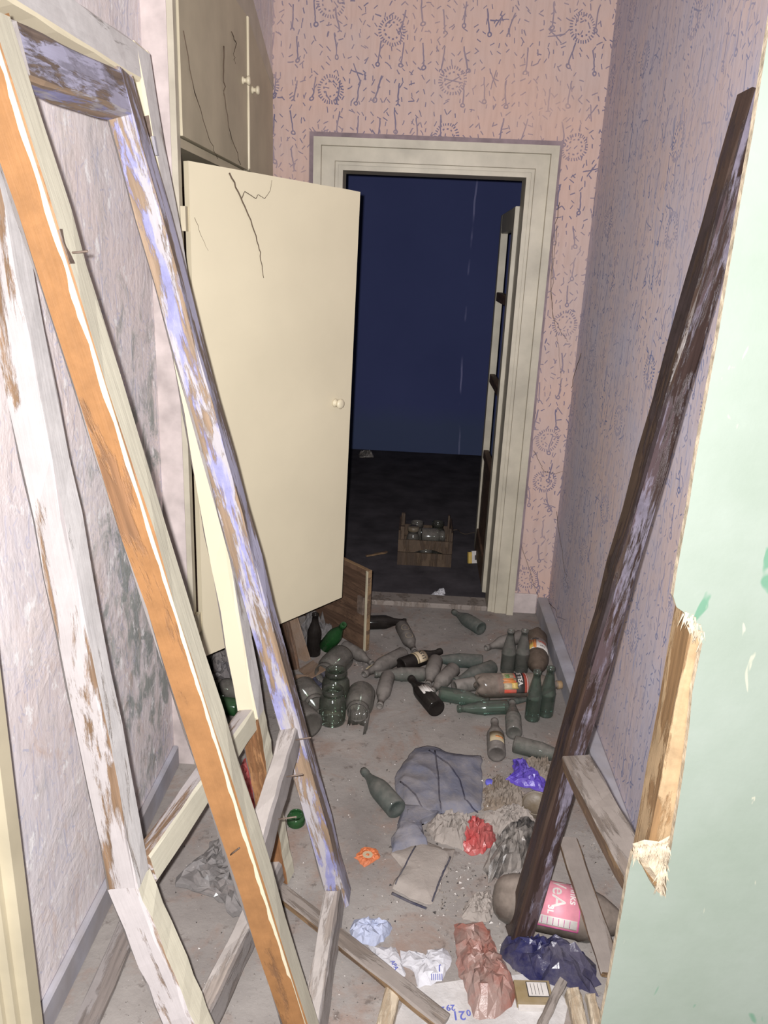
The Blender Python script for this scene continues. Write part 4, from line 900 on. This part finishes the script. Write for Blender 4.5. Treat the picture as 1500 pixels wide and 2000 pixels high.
pk2 = blob('white_packet', 'creased white printed packet left of the long red bag', 'packet', px7([(330, 1020), (400, 1030), (440, 1060), (480, 1020), (560, 1005), (575, 1060), (560, 1130), (500, 1180), (420, 1200), (395, 1130), (340, 1090)]), 0.026, 'paper_w', 97, 0.3, 8, n=28, rings=5)
def print_on(parent, px, py, z, txt, size, rot, m='l_black'):
    P = fl(px, py, z); Mx = Matrix.Translation(P) @ Matrix.Rotation(rot, 4, 'Z'); flat_text('lettering', txt, size, m, Mx, parent, 0.0003)
print_on(pk2, 858, 1892, 0.034, 'J', 0.020, math.pi, 'l_blue'); print_on(pk, 770, 1885, 0.027, 'APA', 0.014, -1.1, 'l_blue')
for k in range(6):
    pp = fl(843+4*k, 1908, 0.034); mesh('printed_line', boxv(pp.x-0.0008, pp.x+0.0008, pp.y-0.008, pp.y+0.008, 0.0335, 0.0345), BF, 'l_blue', None, None, pk2)
ow = blob('orange_wrapper', 'small orange wrapper lying alone left of the grey cloth', 'wrapper', px7([(105, 565), (150, 510), (215, 520), (235, 560), (190, 590), (155, 610)]), 0.010, 'orange_w', 99, 0.6, 14)
flat_text('printed_spot', 'O', 0.030, 'l_cream', Matrix.Translation(fl(718, 1670, 0.012)), ow, 0.003)
# printed page under the red bag
pg = thing('printed_page', 'calendar page with upside-down numbers lying under the red bag', 'page', fl(860, 1960))
ol = [fl(x, y) for x, y in ((775, 1985), (800, 1930), (900, 1915), (1060, 1900), (1110, 1960), (1090, 2060), (760, 2060))]
nn = len(ol); c0 = sum(ol, V())/nn
vs = [(p.x, p.y, 0.0016) for p in ol]+[(p.x, p.y, 0.0004) for p in ol]
mesh('sheet', vs, [tuple(range(nn)), tuple(range(2*nn-1, nn-1, -1))]+[(i, (i+1) % nn, nn+(i+1) % nn, nn+i) for i in range(nn)], 'page', None, None, pg)
for (px, py, t, sz) in ((896, 1983, '21', 0.030), (880, 1968, '29', 0.020), (860, 1972, '28', 0.020), (915, 1978, '0', 0.020), (845, 1994, '26', 0.022)):
    flat_text('number', t, sz, 'l_blue', Matrix.Translation(fl(px, py, 0.0022)) @ Matrix.Rotation(math.pi+0.1, 4, 'Z'), pg, 0.0005)
# cigarette packet with a ruled panel
cq = [fl(x, y, 0.018) for x, y in ((1014, 1928), (1062, 1926), (1068, 1962), (1022, 1968))]
cg = thing('cigarette_packet', 'flattened brown and white cigarette packet with ruled lines', 'packet', fl(1040, 1948))
Pc = fl(1040, 1948, 0.0); Mx = Matrix.Translation(Pc) @ Matrix.Rotation(0.06, 4, 'Z')
def bxm(name, x0, x1, y0, y1, z0, z1, m, Mx, par): return mesh(name, boxv(x0, x1, y0, y1, z0, z1), BF, m, None, Mx, par)
bxm('body', -0.040, 0.040, -0.028, 0.026, 0.002, 0.020, 'l_gold', Mx, cg); bxm('panel', -0.014, 0.034, -0.016, 0.022, 0.0201, 0.0208, 'l_black', Mx, cg); bxm('panel_field', -0.012, 0.032, -0.014, 0.020, 0.0209, 0.0213, 'l_white', Mx, cg)
for k in range(4): bxm('ruled_line', -0.005+0.008*k, -0.004+0.008*k, -0.011, 0.017, 0.0214, 0.0217, 'l_black', Mx, cg)
bxm('white_edge', -0.038, 0.040, -0.036, -0.0281, 0.002, 0.012, 'l_white', Mx, cg)
# bottle cap and tin
tag(lathe('screw_top', [(0.013, 0), (0.0135, 0.002), (0.0135, 0.009), (0.012, 0.0105), (0.0003, 0.0105)], 'cap_blue', Matrix.Translation(fl(956, 1531, 0.001)), None, 18), 'small blue bottle cap right of the grey cloth', 'cap')
tag(lathe('tin_can', [(0.040, 0), (0.042, 0.002), (0.042, 0.026), (0.043, 0.028), (0.041, 0.029), (0.039, 0.026), (0.038, 0.012), (0.0003, 0.012)], 'tin', frame(fl(1047, 1580, 0.008), fl(1047, 1580, 0.008)+V((-0.1, -0.25, 1)), (1, 0, 0)), None, 24), 'shallow rusty open tin beside the blackened stile', 'tin')
# plastic film and rubbish on the left
blob('plastic_sheet', 'crumpled clear plastic sheet on the floor behind the orange stile', 'plastic sheet', [(335, 1725), (370, 1690), (420, 1640), (470, 1600), (520, 1580), (560, 1640), (560, 1740), (540, 1820), (500, 1812), (450, 1785), (420, 1752), (375, 1745)], 0.045, 'film', 111, 0.7, 10, n=56, rings=12)
blob('red_packet', 'shiny red snack packet crushed between the two frames', 'packet', [(462, 1520), (480, 1480), (510, 1470), (530, 1500), (530, 1545), (500, 1580), (470, 1575)], 0.06, 'b_red', 121, 0.6, 12)
blob('grey_bag', 'dark grey plastic bag stuffed under the tall closet door', 'bag', [(405, 1300), (420, 1280), (470, 1285), (485, 1320), (470, 1345), (430, 1350), (405, 1335)], 0.07, 'b_grey', 131, 0.6, 10)
blob('clear_bag', 'crumpled clear bag standing behind the black bottle', 'bag', [(575, 1255), (590, 1235), (625, 1225), (660, 1235), (655, 1262), (620, 1272), (590, 1275)], 0.13, 'film', 141, 0.6, 12)
blob('dark_rag', 'dark rag lying between the grey jar and the cardboard', 'rag', [(590, 1315), (620, 1300), (650, 1312), (665, 1335), (625, 1345), (605, 1330)], 0.035, 'cloth_d', 151, 0.5, 8)
def card(name, label, P, Q, wd, xd): return tag(beam(name, P, Q, wd, 0.003, xd, 'card', None, 4, 0.002, 0.001), label, 'cardboard')
card('cardboard_piece', 'tall brown cardboard strip leaning beside the black bottle', fl(596, 1290, 0.004)+V((0, 0, 0.0)), fl(596, 1290)+V((-0.09, 0.10, 0.20)), 0.06, (1, -0.7, 0))
card('cardboard_piece', 'square flap of brown cardboard in front of the black bottle', fl(598, 1300, 0.02), fl(612, 1318, 0.03)+V((0.02, -0.02, 0.015)), 0.07, (0.7, 0.7, 0.3))
card('cardboard_piece', 'small crumpled cardboard piece beside the lavender stile', fl(570, 1345, 0.02), fl(590, 1318, 0.035), 0.05, (1, 0.4, 0.3))
card('paper_tag', 'yellowed paper label peeling beside the brown dusty bottle', fl(722, 1308, 0.012), fl(752, 1282, 0.03), 0.035, (1, -0.8, 0.3)).data.materials[0] = MT['l_tan']

# ------------------------------------------------------------------ far room
cr = thing('wooden_crate', 'small wooden crate of jars on the floor of the dark room', 'crate', (0.10, 4.05, -0.012))
cx0, cx1, cy0, cy1 = -0.048, 0.242, 3.945, 4.215
for (x, y) in ((cx0, cy0), (cx1-0.03, cy0), (cx0, cy1-0.03), (cx1-0.03, cy1-0.03)): box('corner_post', x+0.010, x+0.030 if x < 0 else x+0.020, y+0.010 if y < 4 else y, y+0.030 if y < 4 else y+0.020, -0.011, 0.205, 'crate', cr)
def arch(name, y0, y1, z0, z1, cut):
    n = 12; pl = [(cx0, z0)]
    for i in range(n+1):
        t = i/n; x = cx0+0.085+(cx1-cx0-0.13)*t; pl.append((x, z0+cut*math.sin(math.pi*t)))
    pl += [(cx1, z0), (cx1, z1), (cx0, z1)]
    k = len(pl); vs = [(p[0], y0, p[1]) for p in pl]+[(p[0], y1, p[1]) for p in pl]
    bm = bmesh.new(); bv = [bm.verts.new(v) for v in vs]; 
    for (a, b, c) in tessellate_polygon([[Vector((p[0], p[1], 0)) for p in pl]]): bm.faces.new((bv[a], bv[b], bv[c])); bm.faces.new((bv[k+c], bv[k+b], bv[k+a]))
    for i in range(k): j = (i+1) % k; bm.faces.new((bv[i], bv[k+i], bv[k+j], bv[j]))
    bmesh.ops.recalc_face_normals(bm, faces=bm.faces); me = bpy.data.meshes.new(name); bm.to_mesh(me); bm.free(); me.materials.append(MT['crate'])
    return place(bpy.data.objects.new(name, me), Matrix.Identity(4), cr)
arch('slat', cy0, cy0+0.009, 0.066, 0.135, 0.020); box('slat', cx0, cx1, cy0, cy0+0.009, -0.010, 0.063, 'crate', cr)
arch('slat', cy1-0.009, cy1, 0.066, 0.135, 0.020); box('slat', cx0, cx1, cy1-0.009, cy1, -0.010, 0.063, 'crate', cr)
for x in (cx0, cx1-0.009):
    for z in (-0.010, 0.058, 0.126): box('slat', x, x+0.009, cy0+0.0095, cy1-0.0095, z, z+0.058, 'crate', cr)
box('bottom_board', cx0+0.01, cx1-0.01, cy0+0.010, cy1-0.010, -0.0115, -0.002, 'crate', cr)
def fjar(x, y, L, R, label, lie=None, m='g_jard'):
    P = V((x, y, 0.0)); Mx = frame(P, P+V((0, 0, 1)), (0, -1, 0)) if lie is None else frame(V((x, y, lie)), V((x, y, lie))+V((1, 0.05, 0)), UPV)
    o = vessel('glass_jar', 'jar', label, 'jar', Mx, L, R, m, 'jars in the crate')
    return o, Mx
o, Mx = fjar(0.030, 4.015, 0.185, 0.036, 'lidded jar at the left front of the crate')
lathe('lid', [(0.0305, 0.166), (0.031, 0.168), (0.031, 0.186), (0.029, 0.188), (0.0003, 0.188)], 'tin', Mx, o, 20)
fjar(0.075, 4.02, 0.125, 0.045, 'jar lying on its side at the right front of the crate', 0.135)
fjar(0.050, 4.125, 0.18, 0.045, 'dark jar at the left back of the crate'); fjar(0.165, 4.13, 0.185, 0.042, 'shiny jar at the right back of the crate', None, 'g_jar')
fjar(0.105, 4.02, 0.085, 0.036, 'low jar under the lying one in the crate')
pc = thing('printed_card', 'white and yellow printed carton standing on the dark floor', 'carton', fl(922, 1098, -0.012))
Mx = Matrix.Translation(fl(924, 1103, -0.012)) @ Matrix.Rotation(0.25, 4, 'Z') @ Matrix.Rotation(-0.25, 4, 'X')
bxm('front', -0.006, 0.040, 0.0, 0.02, 0.008, 0.075, 'l_white', Mx, pc); bxm('side', -0.026, -0.0065, 0.0, 0.02, 0.008, 0.070, 'l_yellow', Mx, pc); bxm('print', 0.010, 0.030, -0.0012, -0.0002, 0.026, 0.052, 'l_black', Mx, pc)
blob('plaster_crumbs', 'small heap of white plaster crumbs just past the threshold', 'crumbs', [(835, 1168), (850, 1155), (868, 1160), (872, 1172), (850, 1178)], 0.02, 'paper_w', 161, 0.8, 25, z0=-0.012)
blob('plaster_piece', 'single white plaster lump above the crumbs in the dark room', 'plaster', [(856, 1152), (868, 1151), (870, 1160), (857, 1161)], 0.02, 'paper_w', 163, 0.4, 25, z0=-0.012)
blob('dark_litter', 'dark shapeless litter at the foot of the blue wall', 'litter', [(700, 888), (728, 884), (730, 893), (702, 894)], 0.06, 'b_black', 165, 0.6, 8, z0=-0.012)
tag(tube('dry_twig', wiggle(fl(858, 1042, 0.0), fl(930, 1040, 0.0), 12, 0.05, 5), 0.004, 'web', None), 'dark twig lying right of the crate in the dark room', 'twig')
stick('wood_stick', 'thin stick lying left of the crate in the dark room', 'stick', fl(715, 1086, -0.004), fl(756, 1078, -0.004), 0.014, 0.010, (0, 1, 0), ['plank_br']*4)

# ------------------------------------------------------------------ cobwebs and strands
def strand(label, pxs, ax, val, r=0.0012, amp=0.004, name='cobweb', tip=0.4):
    P = [on_door(x, y) if ax == 'd' else at(x, y, ax, val) for x, y in pxs]; out = []
    for i in range(len(P)-1): out += wiggle(P[i], P[i+1], 5, amp, i+len(pxs))[:-1]
    out.append(P[-1]); return tag(tube(name, out, r, 'web', None, 4, tip), label, 'cobweb')
strand('thick dark cobweb hanging down the face of the tall cream door', [(448, 338), (470, 385), (490, 430), (505, 480), (511, 515), (515, 543)], 'd', 0, 0.0026, 0.004)
strand('zigzag cobweb strand at the top of the tall cream door', [(472, 388), (478, 374), (500, 388), (504, 380), (517, 388), (528, 372), (531, 352)], 'd', 0, 0.0013, 0.001)
strand('fine hair-like cobweb low on the left of the tall door', [(380, 425), (395, 465), (407, 490)], 'd', 0, 0.0007, 0.003)
strand('long cobweb crossing the upper closet doors', [(358, 60), (380, 180), (408, 270), (425, 310)], 0, XF+0.010, 0.0015, 0.006)
strand('dark cobweb clump beside the upper closet knobs', [(437, 90), (436, 150), (440, 200), (450, 260), (470, 322)], 0, XF+0.010, 0.0024, 0.008)
strand('short cobweb looping left of the upper closet knobs', [(452, 62), (462, 85), (456, 105), (460, 125)], 0, XF+0.010, 0.0016, 0.006)
strand('dark cobweb running down the strip of wall beside the closet', [(336, 0), (340, 40), (334, 80), (342, 104), (328, 108)], 0, XL+0.004, 0.0022, 0.006)
yb = YB-0.004
strand('long root-like strand hanging down beside the doorway', [(1093, 395), (1080, 470), (1076, 560), (1080, 620), (1100, 655), (1110, 668)], 1, yb, 0.0016, 0.008)
strand('second strand tangled beside the doorway at half height', [(1088, 440), (1080, 520), (1078, 600), (1092, 680), (1096, 760)], 1, yb, 0.0011, 0.010)
strand('strand curving on the wall right of the doorway near the corner', [(1042, 880), (1055, 905), (1062, 920), (1085, 926), (1105, 918)], 1, yb, 0.0014, 0.006)
strand('strand hanging low on the wall right of the doorway', [(1012, 1045), (1030, 1100), (1045, 1150), (1058, 1182)], 1, yb, 0.0014, 0.006)
strand('strand dangling across the corner by the right wall', [(1135, 690), (1122, 730), (1108, 790), (1098, 880), (1090, 960)], 0, XR-0.006, 0.0014, 0.010)
strand('fine strand on the right wall above the plastic bottles', [(1072, 1178), (1085, 1190), (1088, 1205), (1105, 1211)], 0, XR-0.006, 0.0013, 0.003)
strand('strand low on the right wall behind the standing bottles', [(1085, 980), (1095, 1060), (1102, 1110), (1110, 1150)], 0, XR-0.006, 0.0012, 0.010)

# ------------------------------------------------------------------ crumbs on the floor (too many to count)
rg = random.Random(99); vs, fs = [], []
def chip(x, y, s, z=0.0):
    k = len(vs); a = rg.uniform(0, 6.28)
    for j in range(3): vs.append((x+s*math.cos(a+j*2.1)*rg.uniform(0.6, 1.3), y+s*math.sin(a+j*2.1)*rg.uniform(0.6, 1.3), z+0.0003))
    vs.append((x+rg.uniform(-s, s)*0.3, y+rg.uniform(-s, s)*0.3, z+s*rg.uniform(0.5, 1.0)))
    fs.extend([(k, k+1, k+3), (k+1, k+2, k+3), (k+2, k, k+3), (k, k+2, k+1)])
for _ in range(3200):
    y = 1.05+rg.random()**1.2*2.25; chip(rg.uniform(-0.62, 0.60), y, rg.choice((0.001, 0.0015, 0.002, 0.0032)))
for (px, py, sp, nn_) in ((940, 1600, 0.09, 260), (1000, 1560, 0.07, 200), (860, 1700, 0.1, 150), (900, 1750, 0.08, 200), (1180, 1650, 0.05, 80), (700, 1300, 0.07, 80), (950, 1440, 0.15, 100)):
    c0 = fl(px, py)
    for _ in range(nn_): chip(min(0.60, c0.x+rg.gauss(0, sp)), c0.y+rg.gauss(0, sp), rg.choice((0.0015, 0.0025, 0.004, 0.006)))
db = mesh('floor_crumbs', vs, fs, ['crumb', 'l_black', 'l_white'], [rg.choice((0, 0, 0, 0, 0, 1, 1, 2)) for _ in range(len(fs)//4) for _k in range(4)])
tag(db, 'loose plaster crumbs and grit strewn over the passage floor', 'crumbs', None, 'stuff')
